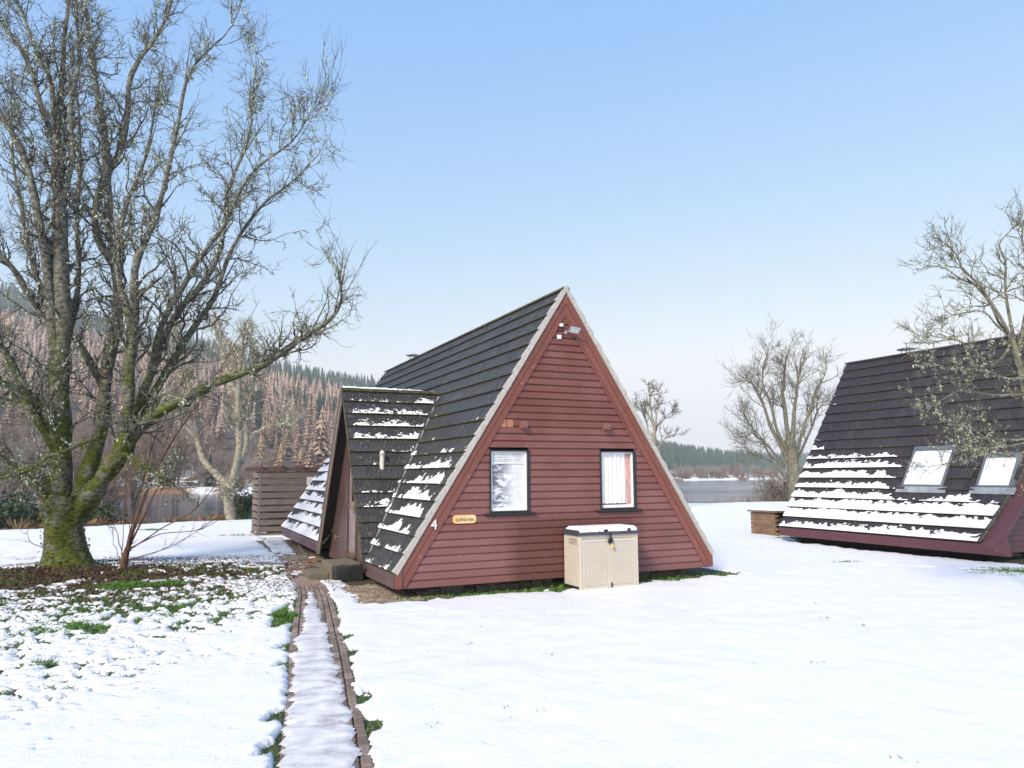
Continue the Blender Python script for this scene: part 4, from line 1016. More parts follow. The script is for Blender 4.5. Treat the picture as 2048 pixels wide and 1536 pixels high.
for s0, s1, fl_ in ((.060, BW/2-.003, 0), (BW/2+.003, BW-.060, 1)):
    mb = MB(); mb.box((s0, .022, .02), (s1, .040, BH-.125)); nrb = 13; mg = .055; wv = (s1-s0-2*mg)/nrb
    mb.box((s0, .010, .02), (s0+mg-.004, .022, BH-.125)); mb.box((s1-mg+.004, .010, .02), (s1, .022, BH-.125)); mb.box((s0+mg-.004, .0101, .02), (s1-mg+.004, .022, .085)); mb.box((s0+mg-.004, .0101, BH-.185), (s1-mg+.004, .022, BH-.125))
    for i in range(nrb): mb.box((s0+mg+wv*i+.003, .012, .09), (s0+mg+wv*(i+1)-.003, .022, BH-.190))
    mb.build('door', M_BEIGE, bx, bevel=.002)
mb = MB()
for i in range(5): mb.box((-.008, .10+.02*(i % 2), BH-.22+.024*i), (.0, .40+.03*(i % 2), BH-.21+.024*i))
mb.build('side_vent', M_GROOVE, bx)
mb = MB(); mb.box((-.04, -.03, BH-.05), (BW+.04, BD+.02, BH-.012)); mb.prism([(-.03, BH-.012), (BD+.02, BH-.012), (BD-.06, BH+.045), (.06, BH+.045)], lambda a_, b_, d: (d, a_, b_), -.035, BW+.035); mb.build('lid', M_GREY, bx, bevel=.008)
mb = MB(); mb.box((BW/2-.025, -.045, BH-.20), (BW/2+.02, -.03, BH-.02)); mb.cyl((BW/2, -.045, BH-.17), (BW/2, -.008, BH-.17), .055, n=16); mb.build('latch', M_BLACK, bx, bevel=.004)
mb = MB(); mb.box((BW/2+.02, .0, .045), (BW/2+.05, .011, .13)); mb.build('bolt', M_BLACK, bx)
pd = empty('padlock', (*tow(3.37+BW/2+.018, -.70-.058), BH-.285), HYAW, 'small yellow padlock hanging from the storage box latch', 'padlock')
mb = MB(); mb.box((-.028, -.013, 0), (.028, .013, .055)); mb.build('case', M_YELLOW, pd, bevel=.005)
mb = MB(); pts = [(.018*math.cos(a), 0, .055+.028*math.sin(a)+.008) for a in [math.pi*i/8 for i in range(9)]]
for a, b_ in zip([(.018, 0, .05)]+pts, pts+[(-.018, 0, .05)]): mb.cyl(a, b_, .004, n=6)
mb.build('shackle', M_SILVER, pd)
X, Y, Q = grid(0, BW, 0, BD-.03, .02); e = np.minimum(np.minimum(X, BW-X), np.minimum(Y-.0, BD-.03-Y))+(fbm(X, Y, .15, 2)-.5)*.02
H = .060+.05*sstep(0, .07, e)+(fbm(X, Y, .3, 2)-.5)*.012; H = np.where(e < .005, .0, H)
o = link('lid_snow', npmesh('lid_snow', np.stack([X, Y, BH+H-.008], -1).reshape(-1, 3), Q, True), M_ROOFSNOW, kind='stuff'); o.location = (*tow(3.37, -.70), 0); o.rotation_euler.z = HYAW
tag(o, 'smooth pad of snow on the storage box lid', 'snow')

# ------------------------------------------------------------------ slatted timber enclosure
SU, SV = -.61, 15.55
sc = empty('slatted_enclosure', (*tow(SU, SV), 0), HYAW, 'weathered horizontal slat timber enclosure beyond the near chalet', 'enclosure')
for i in range(9):
    z = .17+i*.243
    mb = MB(); mb.box((.05, -.02, z), (3.9, 0.0, z+.185)); mb.build('slat', M_SLAT, sc, bevel=.003)
    mb = MB(); mb.box((.05, 1.67, z+.05), (3.9, 1.69, z+.235)); mb.build('slat', M_SLAT, sc, bevel=.003)
    mb = MB(); mb.box((-.0, .03, z+random.uniform(-.01, .01)), (.02, 1.65, z+.185)); mb.build('slat', M_SLAT, sc, bevel=.003)
for (x, y) in ((.025, .0), (.025, 1.6), (1.9, .06), (3.85, .06)):
    mb = MB(); mb.box((x, y, 0), (x+.07, y+.07, 2.36)); mb.build('post', M_WEATHER, sc)
mb = MB(); mb.box((-.02, -.03, .0), (3.9, .03, .12)); mb.box((-.025, .032, .0), (.03, 1.7, .12)); mb.build('base_beam', M_CONC, sc)
mb = MB(); mb.box((-.32, -.07, 2.36), (4.2, -.02, 2.50)); mb.build('top_beam', M_RAIL, sc)
mb = MB(); mb.box((-.32, 1.62, 2.36), (4.2, 1.67, 2.50)); mb.build('top_beam', M_RAIL, sc)
for i in range(6):
    x = .08+i*.74
    mb = MB(); mb.box((x, -.20, 2.50), (x+.05, 1.85, 2.60)); mb.build('rafter', M_RAIL, sc)
nb = empty('notice', (*tow(SU+1.84, SV-.03), 1.98), HYAW, 'small white notice on the slatted enclosure near the roof edge', 'notice')
mb = MB(); mb.box((-.11, -.012, -.15), (.11, 0, .15)); mb.build('plate', M_WHITE, nb)
mb = MB(); [mb.box((-.08, -.0135, .10-.035*i), (.08-.03*(i % 3), -.0125, .108-.035*i)) for i in range(7)]; mb.build('print', M_INK, nb)
for n, (uu, vv, mt, lb) in enumerate(((.75, .85, M_GREY, 'dark wheelie bin seen between the slats at the left'), (1.75, .95, M_GREY, 'dark wheelie bin seen between the slats at the right'))):
    e = empty('wheelie_bin', (*tow(SU+uu, SV+vv), 0), HYAW, lb, 'bin', 'bins inside the slatted enclosure')
    mb = MB(); mb.prism([(-.24, .08), (.24, .08), (.30, 1.0), (-.30, 1.0)], lambda a_, b_, d: (a_, d, b_), -.3, .3); mb.build('body', mt, e, bevel=.02)
    mb = MB(); mb.prism([(-.34, 1.0), (.36, 1.0), (.34, 1.05), (-.2, 1.1), (-.34, 1.06)], lambda a_, b_, d: (d, a_, b_), -.32, .32); mb.build('lid', mt, e, bevel=.01)
    for s in (-.22, .22): mb = MB(); mb.cyl((s-.03, .28, .1), (s+.03, .28, .1), .1, n=14); mb.build('wheel', M_BLACK, e)

# ------------------------------------------------------------------ brick bin store behind the second chalet
bs = empty('brick_store', (*tow(15.25, 6.50), 0), HYAW, 'low buff brick store with open front and snowy flat top beyond the right chalet', 'brick store')
brm = MB().box((-.10, -.05, 0), (.10, .05, .065)).build('b', M_BRICK, bevel=.004); bme = brm.data; bpy.data.objects.remove(brm)
mb = MB(); mb.box((.01, .01, 0), (.09, 1.15, .80)); mb.box((.1, 1.05, 0), (2.4, 1.14, .80)); mb.box((2.3, .0, 0), (2.4, 1.05, .8)); mb.build('core_wall', simple('mortar', (.24, .20, .16), .9), bs)
for c in range(11):
    z = .005+c*.0745
    for k in range(6):
        y = .10+k*.212-(.106 if c % 2 else 0)
        if y > 1.12: continue
        link('brick', bme, None, bs, M=Matrix.Translation((.052, y, z))@Matrix.Rotation(math.pi/2+random.uniform(-.01, .01), 4, 'Z'))
    link('brick', bme, None, bs, M=Matrix.Translation((.052, .02, z))@Matrix.Diagonal((.52, .7, 1, 1)))
mb = MB(); mb.box((-.08, -.10, .82), (2.5, 1.22, .88)); mb.build('cap_slab', M_CONC, bs, bevel=.006)
mb = MB(); mb.box((.2, .08, .58), (2.2, 1.0, .61)); mb.build('inner_shelf', M_SLAT, bs)
X, Y, Q = grid(-.06, 2.48, -.08, 1.20, .04); e = np.minimum(np.minimum(X+.06, 2.48-X), np.minimum(Y+.08, 1.2-Y)); H = .88+.07*sstep(-.02, .1, e)+(fbm(X, Y, .3, 2)-.5)*.02
o = link('store_snow', npmesh('store_snow', np.stack([X, Y, H], -1).reshape(-1, 3), Q, True), M_ROOFSNOW, kind='stuff'); o.location = (*tow(15.25, 6.5), 0); o.rotation_euler.z = HYAW
tag(o, 'thick snow on the flat top of the brick store', 'snow')
# slate slab in the lawn edge
sb = MB(); sb.box((-.42, -.17, 0), (.42, .17, .062)); o = sb.build('stone_slab', M_SLATE, bevel=.008); o.location = (-5.98, 18.55, 0); o.rotation_euler.z = -.12
tag(o, 'grey slate slab set beside the path near the porch', 'slab')

# clay pot lying by the gravel and the low concrete edging of the far path
pot = empty('clay_pot', (-5.02, 19.05, .06), .6, 'broken terracotta pot lying on its side by the gravel left of the porch steps', 'pot')
mb = MB(); Mp = Matrix.Rotation(math.radians(82), 4, 'Y')
mb.lathe((0, 0, -.16), [(.055, 0), (.085, .19), (.097, .19), (.097, .23), (.082, .23), (.078, .195), (.05, .02)], 18); mb.V = [tuple(Mp@Vector(v)) for v in mb.V]; mb.build('shell', simple('terracotta', (.19, .085, .05), .9, var=.4), pot)
mb = MB(); mb.box((-.12, -.05, .06), (.04, .05, .095)); mb.build('snow_cap', M_ROOFSNOW, pot, bevel=.02)
pts = [(-4.60, 17.95), (-5.30, 19.5), (-6.2, 22.0), (-7.1, 24.6)]
for (x0, y0), (x1, y1) in zip(pts, pts[1:]):
    L_ = math.hypot(x1-x0, y1-y0); nseg = max(1, round(L_/.9))
    for k in range(nseg):
        mb = MB(); mb.box((0, -.025, -.03), (L_/nseg-.012, .025, .075)); o = mb.build('edging_kerb', M_CONC, path, bevel=.005)
        o.location = (x0+(x1-x0)*k/nseg+.06, y0+(y1-y0)*k/nseg, 0); o.rotation_euler.z = math.atan2(y1-y0, x1-x0)

# ------------------------------------------------------------------ trees
def norm(a): return a/np.maximum(np.linalg.norm(a, axis=-1, keepdims=True), 1e-9)
def resample(pts, rad, n, rg, wob=0.):
    pts = np.array(pts, float); rad = np.array(rad, float)
    s = np.r_[0, np.cumsum(np.linalg.norm(np.diff(pts, axis=0), axis=1))]; t = np.linspace(0, s[-1], n)
    # Catmull-Rom like smoothing through dense linear then average
    P = np.stack([np.interp(t, s, pts[:, k]) for k in range(3)], 1); R = np.interp(t, s, rad)
    for _ in range(2): P[1:-1] = .25*P[:-2]+.5*P[1:-1]+.25*P[2:]
    if wob:
        w_ = rg.normal(size=(n, 3)); 
        for _ in range(2): w_[1:-1] = (w_[:-2]+w_[1:-1]+w_[2:])/2.2
        w_ *= np.minimum(1, np.arange(n)/3)[:, None]*np.clip(1-R/.3, .2, 1)[:, None]; P = P+w_*wob
    return P, R
def tubes(P, R, sides):
    "P (m,n,3) R (m,n) -> verts, quads"
    m, n, _ = P.shape
    T = np.empty_like(P); T[:, 1:-1] = P[:, 2:]-P[:, :-2]; T[:, 0] = P[:, 1]-P[:, 0]; T[:, -1] = P[:, -1]-P[:, -2]; T = norm(T)
    ref = np.where(np.abs(T[..., 2:3]) > .9, np.array([1., 0, 0]), np.array([0, 0, 1.]))
    ref = np.broadcast_to(np.where(np.abs(T.mean(1)[:, None, 2:3]) > .75, np.array([1., .2, 0]), np.array([0.1, 0, 1.])), P.shape)
    A = norm(np.cross(T, ref)); B = np.cross(T, A)
    th = np.linspace(0, 2*np.pi, sides, endpoint=False)
    V = P[:, :, None]+R[:, :, None, None]*(A[:, :, None]*np.cos(th)[None, None, :, None]+B[:, :, None]*np.sin(th)[None, None, :, None])
    base = (np.arange(m)*n*sides)[:, None, None]+(np.arange(n-1)*sides)[None, :, None]
    j = np.arange(sides)[None, None, :]; j2 = (j+1) % sides
    Q = np.stack([base+j, base+j2, base+j2+sides, base+j+sides], -1).reshape(-1, 4)
    return V.reshape(-1, 3), Q
def sprout(P, R, per, ln, rg, t0=.25, t1=.98, ang=(35, 65), n=7, curl=.22, up=.06, rmul=.5, rmax=.05, tip=.0015, lscale=None, side=None):
    m, k, _ = P.shape; N_ = m*per
    idx = np.repeat(np.arange(m), per); t = rg.uniform(t0, t1, N_)*(k-1)
    i0 = np.minimum(t.astype(int), k-2); f = (t-i0)[:, None]
    p = P[idx, i0]*(1-f)+P[idx, i0+1]*f; r = R[idx, i0]*(1-f[:, 0])+R[idx, i0+1]*f[:, 0]
    d = norm(P[idx, i0+1]-P[idx, i0]); q = norm(np.cross(d, rg.normal(size=(N_, 3))))
    a = np.radians(rg.uniform(ang[0], ang[1], N_))[:, None]; d = d*np.cos(a)+q*np.sin(a)
    L = rg.uniform(ln[0], ln[1], N_)
    if lscale is not None: L = L*lscale(t/(k-1))
    out = np.empty((N_, n, 3)); out[:, 0] = p; step = (L/(n-1))[:, None]
    for j in range(1, n):
        d = norm(d+rg.normal(size=(N_, 3))*curl+np.array([0, 0, up])); out[:, j] = out[:, j-1]+d*step
    r0 = np.minimum(r*rmul, rmax)*rg.uniform(.7, 1, N_); rr = r0[:, None]*(1-np.linspace(0, 1, n)[None]**1.1)+tip
    return out, rr
def join(parts, name, mat, parent=None, kind=None, smooth=True):
    off = 0; V = []; Q = []
    for v, q in parts: V.append(v); Q.append(q+off); off += len(v)
    return link(name, npmesh(name, np.concatenate(V), np.concatenate(Q), smooth), mat, parent, kind)
def scraps(P, size, rg, hang=.6, per=3, asp=1.4):
    "ragged hanging scraps: little bent quads at points P"
    n = len(P)*per; C = np.repeat(P, per, 0)+rg.normal(size=(n, 3))*size*.5
    s = size*rg.uniform(.4, 1.3, n)[:, None]
    a = norm(rg.normal(size=(n, 3))*np.array([1, 1, .5])); b = norm(rg.normal(size=(n, 3))*.5+np.array([0, 0, -hang])); c = norm(np.cross(a, b))
    V = np.stack([C-a*s*.5, C+c*s*.25+b*s*.1, C+a*s*.5+b*s*.15, C+b*s*asp*rg.uniform(.5, 1.2, n)[:, None]], 1).reshape(-1, 3)
    return V, np.arange(n*4).reshape(-1, 4)
def leafmesh(name, V, Q, mat, parent=None, kind=None, seed=1):
    me = npmesh(name, V, Q); k = Q.shape[1]; r = np.random.default_rng(seed).random(len(V)//k); vattr(me, 'rnd', np.repeat(r, k)[:len(me.vertices)] if len(V) == len(me.vertices) else np.zeros(len(me.vertices)))
    return link(name, me, mat, parent, kind)
def ptson(P, R, n, rg, rmin=.0, t0=0.):
    m, k, _ = P.shape; i = rg.integers(0, m, n); t = rg.uniform(t0, 1, n)*(k-1.001); j = t.astype(int); f = (t-j)[:, None]
    return P[i, j]*(1-f)+P[i, j+1]*f

# ---- big mossy tree at the left: surveyed limbs
rg = np.random.default_rng(11)
TY = 17.4
def limb(px, rad, y0, y1, n=24, wob=.05):
    k = len(px); ys = np.linspace(0, 1, k)**1.0*(y1-y0)+y0
    pts = [at(x, y, Y) for (x, y), Y in zip(px, ys)]
    return resample(pts, rad, n, rg, wob)
limbs = []
def LB(*a, **k): limbs.append(limb(*a, **k))
trunk = limb([(135,1162),(134,1140),(131,1100),(127,1060),(126,1020),(130,990)], [.62,.50,.42,.41,.42,.38], TY, TY, 12, .0)
LB([(118,1035),(120,960),(121,880),(117,800),(122,720),(128,640),(122,560),(121,480),(120,420),(110,340),(112,260),(122,160),(130,60),(138,-60)], [.32,.29,.27,.26,.25,.22,.21,.20,.17,.13,.10,.07,.05,.03], TY, TY-.8, 34)
LB([(140,1035),(165,980),(190,905),(205,850),(208,770),(222,690),(240,610),(232,520),(215,430),(212,340),(213,270),(192,195),(190,130),(176,60),(172,-40)], [.24,.22,.20,.19,.17,.16,.14,.13,.12,.12,.10,.09,.07,.05,.03], TY, TY+1.6, 34)
LB([(150,1040),(175,1000),(215,941),(250,900),(281,848),(332,812),(422,766),(527,723),(605,676),(664,637),(695,605),(688,560),(672,500)], [.26,.27,.25,.21,.17,.14,.11,.085,.06,.045,.03,.016,.004], TY, TY-1.6, 34)
LB([(230,925),(250,880),(252,820),(254,734),(262,670),(270,600),(273,508),(312,430),(336,352),(348,266),(363,184),(383,137),(426,90),(469,43),(488,-10)], [.19,.17,.15,.14,.13,.11,.09,.075,.06,.05,.04,.03,.022,.012,.005], TY-.2, TY-2.2, 34)
LB([(229,530),(200,500),(190,470),(195,410),(211,340),(245,310),(254,207),(250,164),(289,113),(324,70),(352,0),(360,-50)], [.12,.11,.11,.10,.10,.10,.085,.08,.07,.055,.04,.03], TY+.8, TY+2.4, 28)
LB([(255,905),(275,820),(300,740),(330,660),(372,600),(422,560),(453,469),(461,352),(496,281),(512,234),(512,117),(505,50)], [.16,.13,.11,.10,.09,.08,.065,.05,.04,.03,.014,.004], TY-.3, TY+1.4, 30)
LB([(262,880),(305,800),(345,720),(395,650),(430,590),(469,488),(539,383),(586,363),(625,320),(652,273)], [.15,.12,.10,.085,.07,.055,.035,.025,.015,.004], TY-.2, TY+2.6, 28)
LB([(300,740),(340,620),(390,520),(461,414),(508,352),(566,289),(598,254),(625,223),(664,180)], [.09,.08,.06,.045,.035,.025,.018,.011,.003], TY, TY-2.4, 26)
LB([(118,760),(108,660),(98,560),(94,488),(78,410),(59,332),(23,273),(0,219),(-40,120)], [.16,.14,.12,.11,.10,.085,.07,.055,.03], TY-.2, TY-1.6, 26)
LB([(117,480),(112,380),(110,300),(94,234),(63,156),(51,109),(23,74),(-10,20)], [.10,.09,.08,.07,.06,.05,.035,.02], TY-.6, TY+.6, 22)
LB([(112,330),(105,160),(86,105),(39,12),(20,-40)], [.07,.06,.045,.03,.02], TY-.6, TY-1.8, 18)
LB([(128,700),(80,620),(40,560),(0,500),(-60,430)], [.11,.09,.08,.07,.05], TY, TY-1.5, 18)
LB([(112,905),(60,800),(0,690),(-60,640)], [.12,.10,.085,.06], TY-.2, TY-1.2, 16)
LB([(108,860),(85,800),(50,790),(0,765),(-60,760)], [.13,.11,.09,.08,.06], TY-.2, TY-2.0, 16)
LB([(112,830),(60,800),(0,798),(-60,800)], [.09,.07,.055,.04], TY+.2, TY+.8, 14)
LB([(200,870),(170,890),(115,905),(60,935),(0,950),(-40,960)], [.045,.04,.035,.03,.026,.02], TY-.6, TY-1.6, 16)
LB([(100,1010),(80,960),(40,930),(0,900)], [.05,.04,.03,.02], TY-.3, TY-.8, 12)
LB([(245,905),(300,940),(340,960),(335,965)], [.05,.035,.02,.01], TY-.5, TY-1.2, 12)
LB([(263,665),(236,560),(240,470),(262,380),(300,300),(310,200),(330,120)], [.09,.08,.065,.05,.04,.025,.01], TY-.75, TY+.6, 22)
LB([(208,780),(160,680),(90,600),(40,440),(20,300),(30,160)], [.10,.09,.075,.06,.04,.02], TY+.5, TY+2.4, 24)
LB([(121,450),(150,300),(140,200),(160,90),(150,-20)], [.08,.065,.05,.035,.02], TY-.4, TY-1.6, 20)
LB([(128,700),(150,620),(160,520),(150,420),(165,300),(150,200),(140,100)], [.09,.08,.07,.055,.045,.03,.015], TY-.3, TY+2.2, 22)
bt = empty('bare_tree', tuple(at(135,1145,TY)*np.array([1,1,0])), 0, 'large many stemmed bare tree at the left with mossy trunk and lichened branches', 'tree')
org = np.array(bt.location)
tp, tr = trunk; nT = 20
V, Q = tubes(tp[None], tr[None], nT); V = V.reshape(len(tp), nT, 3)
thk = np.linspace(0, 2*np.pi, nT, endpoint=False); fl_ = np.exp(-np.linspace(0, 6, len(tp)))
V = V+(V-tp[:, None])*((.45*fl_[:, None]*(1+.6*np.sin(thk*3+1)+.4*np.sin(thk*5))+.07*np.sin(thk*4+np.linspace(0, 5, len(tp))[:, None])))[..., None]
wl = [(V.reshape(-1, 3)-org, Q)]
# spread deep-stem base lobes so the fork reads solid
def tubeset(lst, sides, lump=.10):
    out = []
    for P, R in lst:
        Rn = R*(1+lump*np.sin(np.arange(len(R))*2.1+P[0, 0])+rg.normal(size=len(R))*lump*.5); v, q = tubes(P[None], Rn[None], sides); out.append((v-org, q))
    return out
wl += tubeset([(a, b*.86) for a, b in limbs], 10)
def padpack(lst, n=24):
    P = []; R = []
    for p, r in lst:
        t = np.linspace(0, 1, len(p)); tt = np.linspace(0, 1, n); P.append(np.stack([np.interp(tt, t, p[:, k]) for k in range(3)], 1)); R.append(np.interp(tt, t, r))
    return np.stack(P), np.stack(R)
limbs = [(a, b*.86*(1-.30*np.sin(np.linspace(0, 1, len(b))*2.2))) for a, b in limbs]
LP, LR = padpack(limbs)
Ln = np.linalg.norm(np.diff(LP, axis=1), axis=2).sum(1)
s1 = [sprout(LP[i:i+1], LR[i:i+1], max(5, int(Ln[i]*3.6)), (.6, 2.0), rg, t0=.14, ang=(20, 60), n=10, curl=.26, up=.11, rmul=.55, rmax=.042, tip=.003, lscale=lambda t: 1.25-.65*t) for i in range(len(limbs))]
P1_ = np.concatenate([a for a, b in s1]); R1_ = np.concatenate([b for a, b in s1])
P2_, R2_ = sprout(P1_, R1_, 6, (.20, .75), rg, t0=.15, ang=(25, 65), n=7, curl=.33, up=.08, rmul=.6, rmax=.016, tip=.0034)
P3_, R3_ = sprout(P2_, R2_, 3, (.12, .42), rg, t0=.15, ang=(25, 60), n=4, curl=.35, up=.06, rmul=.7, rmax=.006, tip=.0030)
Lo, Lr = sprout(LP, LR, 7, (.7, 1.7), rg, t0=.6, t1=1., ang=(8, 35), n=9, curl=.12, up=.10, rmul=.6, rmax=.02, tip=.003)
P4_, R4_ = sprout(Lo, Lr, 8, (.25, .7), rg, t0=.3, ang=(20, 50), n=5, curl=.2, up=.1, rmul=.6, rmax=.006, tip=.002)
join(wl, 'trunk', M_BARK, bt)
def tb(P, R, s): v, q = tubes(P, R, s); return v-org, q
join([tb(P1_, R1_, 5), tb(P2_, R2_, 4), tb(Lo, Lr, 4)], 'branches', M_TWIG, bt, kind='stuff')
join([tb(P3_, R3_, 3), tb(P4_, R4_, 3)], 'twigs', M_TWIG, bt, kind='stuff')
pts = np.concatenate([ptson(P1_, R1_, 4500, rg), ptson(P2_, R2_, 3600, rg), ptson(LP, LR, 900, rg, t0=.15)+rg.normal(size=(900, 3))*.05])
V, Q = scraps(pts-org, .052, rg, .9, 3); leafmesh('lichen', V, Q, M_LICHEN, bt, 'stuff')
mp_ = ptson(LP, LR, 5000, rg); mr = mp_[:, 2] < 5+rg.normal(size=5000)*1.2; mp_ = mp_[mr]+rg.normal(size=(mr.sum(), 3))*.09
tb_ = np.repeat(tp, 60, 0); a = rg.uniform(0, 6.28, len(tb_)); rr = np.repeat(tr, 60)*rg.uniform(.95, 1.15, len(tb_)); tb_ = tb_+np.stack([np.cos(a)*rr, np.sin(a)*rr, rg.uniform(-.1, .1, len(tb_))], 1)
V, Q = scraps(np.concatenate([mp_, tb_])-org, .05, rg, .3, 2); leafmesh('moss', V, Q, M_MOSS, bt, 'stuff')

# ---- generic bare tree from a list of limbs, then reuse
def bare(name, limbs_, org, mat, tmat, label, cat='tree', dens=3.5, l1=(.5, 1.4), l2=(.2, .7), n2=5, n3=0, l3=(.1, .3), lich=0, licm=None, lsz=.06, group=None, curl=.25, up=.1, sides=8, t0=.3, thin=1., tipr=.003):
    org = np.array(org, float); e = empty(name, tuple(org), 0, label, cat, group)
    LP, LR = padpack(limbs_, 20); Ln = np.linalg.norm(np.diff(LP, axis=1), axis=2).sum(1)
    LR = LR*(1+rg.normal(size=LR.shape)*.07); v, q = tubes(LP, LR, sides); join([(v-org, q)], 'trunk', mat, e)
    s1 = [sprout(LP[i:i+1], LR[i:i+1], max(3, int(Ln[i]*dens)), l1, rg, t0=t0, ang=(22, 58), n=9, curl=curl, up=up, rmul=.55, rmax=.05*thin, tip=tipr, lscale=lambda t: 1.2-.6*t) for i in range(len(limbs_))]
    P1, R1 = np.concatenate([a for a, b in s1]), np.concatenate([b for a, b in s1])
    P2, R2 = sprout(P1, R1, n2, l2, rg, t0=.15, ang=(25, 60), n=6, curl=curl*1.2, up=up, rmul=.6, rmax=.02*thin, tip=tipr)
    L = [tubes(P1, R1, 4), tubes(P2, R2, 3)]
    if n3: P3, R3 = sprout(P2, R2, n3, l3, rg, t0=.15, ang=(25, 60), n=4, curl=curl*1.2, up=up, rmul=.7, rmax=.008*thin, tip=tipr*.8); L.append(tubes(P3, R3, 3))
    join([(v-org, q) for v, q in L], 'branches', tmat, e, 'stuff')
    if lich:
        pts = np.concatenate([ptson(P1, R1, lich, rg), ptson(P2, R2, lich, rg), ptson(LP, LR, lich//2, rg)]); V, Q = scraps(pts-org, lsz, rg, .9, 3); leafmesh('lichen', V, Q, licm, e, 'stuff')
    return e
def lim(px, rad, y0, y1=None, n=20, wob=.05):
    return limb(px, rad, y0, y0 if y1 is None else y1, n, wob)
# sapling with many straight shoots
sx_, sy_ = at(246,1145,17.3)[:2]; Ys = 17.3
sh = [lim([(246,1150),(247,1125),(252,1105),(262,1080)], [.10,.085,.07,.05], Ys, n=8, wob=0)]
for pts_, r in (([(255,1100),(280,1020),(330,900),(400,800),(470,690),(520,600)], .030), ([(252,1105),(270,1040),(300,960),(340,870),(352,750)], .026), ([(258,1095),(300,1000),(345,930),(420,840)], .026), ([(250,1110),(262,1050),(275,1000),(310,880),(330,800)], .022),
                ([(258,1100),(320,1060),(380,1030),(440,960),(460,930)], .018), ([(262,1095),(330,1065),(400,1062),(440,1040),(480,1015)], .014), ([(255,1120),(330,1100),(370,1080),(440,1030),(470,1000)], .012), ([(245,1115),(235,1060),(222,1035)], .012), ([(243,1110),(246,1060),(250,960),(262,900)], .010),
                ([(240,1120),(228,1090),(225,1060)], .010), ([(250,1100),(285,1030),(335,1010),(390,1000)], .010), ([(262,1085),(250,1020),(255,940)], .009), ([(100,1105),(60,1080),(50,1065)], .012), ([(258,1120),(300,1110),(340,1090),(395,1070)], .008)):
    sh.append(lim(pts_, list(np.linspace(r, .004, len(pts_))), Ys, Ys+rg.uniform(-1.2, .8), n=16, wob=.015))
bare('sapling', sh, (sx_, sy_, 0), M_SHOOT, M_SHOOT, 'stubby brown sapling with long straight shoots right of the big mossy trunk', dens=1.6, l1=(.3, .9), l2=(.1, .4), n2=2, curl=.08, up=.08, sides=6, t0=.45, thin=.25, tipr=.002)
# pale lichen covered tree at the water's edge
YB = 37.2; b0_ = at(462,1042,YB)
bl_ = [lim([(462,1048),(460,1030),(455,990),(462,965)], [.42,.34,.32,.34], YB, n=8, wob=0), lim([(458,975),(430,945),(405,925),(395,890),(390,840),(378,780),(360,700),(350,640)], [.30,.26,.24,.2,.17,.14,.10,.05], YB, YB+1, 26),
      lim([(462,975),(470,940),(480,900),(478,860),(475,800),(478,740),(485,690),(492,650)], [.28,.24,.24,.22,.2,.15,.1,.05], YB, YB-1, 26), lim([(470,950),(495,900),(492,850),(500,780),(512,720),(500,660)], [.22,.2,.17,.14,.09,.03], YB, YB+2, 26),
      lim([(497,870),(520,860),(560,848),(580,835)], [.10,.09,.07,.03], YB, YB-1.5, 12), lim([(395,880),(370,850),(340,830),(320,780)], [.12,.10,.07,.03], YB, YB-1, 12), lim([(480,800),(450,740),(440,690),(430,640)], [.12,.09,.06,.03], YB, YB+1.5, 12)]
bl = [(a, b*.72) for a, b in bl_]
bare('bare_tree', bl, (b0_[0], b0_[1], 0), M_PALEBARK, M_PALETWIG, 'pale barked leaning tree crusted with lichen at the water edge beside the slatted enclosure', dens=4.2, l1=(.6, 2.0), l2=(.3, .9), n2=6, n3=3, l3=(.15, .45), lich=1500, licm=M_LICHENY, lsz=.07, tipr=.006)
# tree at the right between the chalet roof and the camera
YR = 13.3
rl = [lim([(2085,1200),(2080,1060),(2070,900),(2055,800),(2040,730),(2022,680)], [.22,.19,.17,.15,.13,.10], YR, YR, 14, .02),
      lim([(2022,680),(1995,620),(1960,560),(1925,520),(1880,470),(1860,535)], [.07,.055,.045,.035,.02,.005][:6], YR, YR-.6, 18), lim([(2015,670),(1975,600),(1930,560),(1890,540),(1855,530)], [.06,.05,.035,.02,.006], YR, YR+.6, 18),
      lim([(2028,680),(2010,600),(2005,540),(2000,480),(2030,440)], [.07,.055,.045,.03,.01], YR, YR+.3, 18), lim([(2035,700),(2060,600),(2050,520),(2035,450)], [.08,.06,.04,.02], YR, YR-.8, 18),
      lim([(2005,660),(1960,620),(1920,625),(1880,640)], [.04,.03,.02,.005], YR, YR-.6, 12), lim([(2020,690),(1990,740),(1960,700),(1900,680),(1860,690),(1830,665)], [.05,.045,.035,.025,.015,.004], YR, YR-1., 14),
      lim([(2055,790),(2000,790),(1950,790),(1900,790),(1870,800),(1830,790)], [.06,.05,.04,.03,.018,.004], YR, YR-.6, 16), lim([(2060,760),(2010,760),(1970,740),(1920,735),(1880,720),(1825,725)], [.05,.04,.03,.02,.012,.003], YR, YR-1.2, 16),
      lim([(2075,870),(2020,880),(1970,880),(1930,870),(1890,830),(1870,820)], [.06,.05,.04,.03,.015,.004], YR, YR-1., 16), lim([(2075,890),(2030,880),(1980,890),(1940,905),(1900,925),(1860,950)], [.06,.05,.04,.03,.02,.004], YR, YR-.6, 16),
      lim([(2070,890),(2030,915),(1990,900),(1940,900),(1900,885)], [.04,.035,.03,.02,.004], YR, YR-1.5, 14)]
rl = [(a, b*.44) for a, b in rl]
e = bare('bare_tree', rl, (tow(13.5, -4)[0]*0+at(2085,1200,YR)[0], YR, 0), M_GREYBARK, M_TWIG, 'lichen covered tree reaching in at the right edge in front of the skylight chalet', dens=4.6, l1=(.3, .9), l2=(.12, .45), n2=5, n3=3, l3=(.06, .22), lich=1300, licm=M_LICHENY, lsz=.026, thin=.45, tipr=.0024)
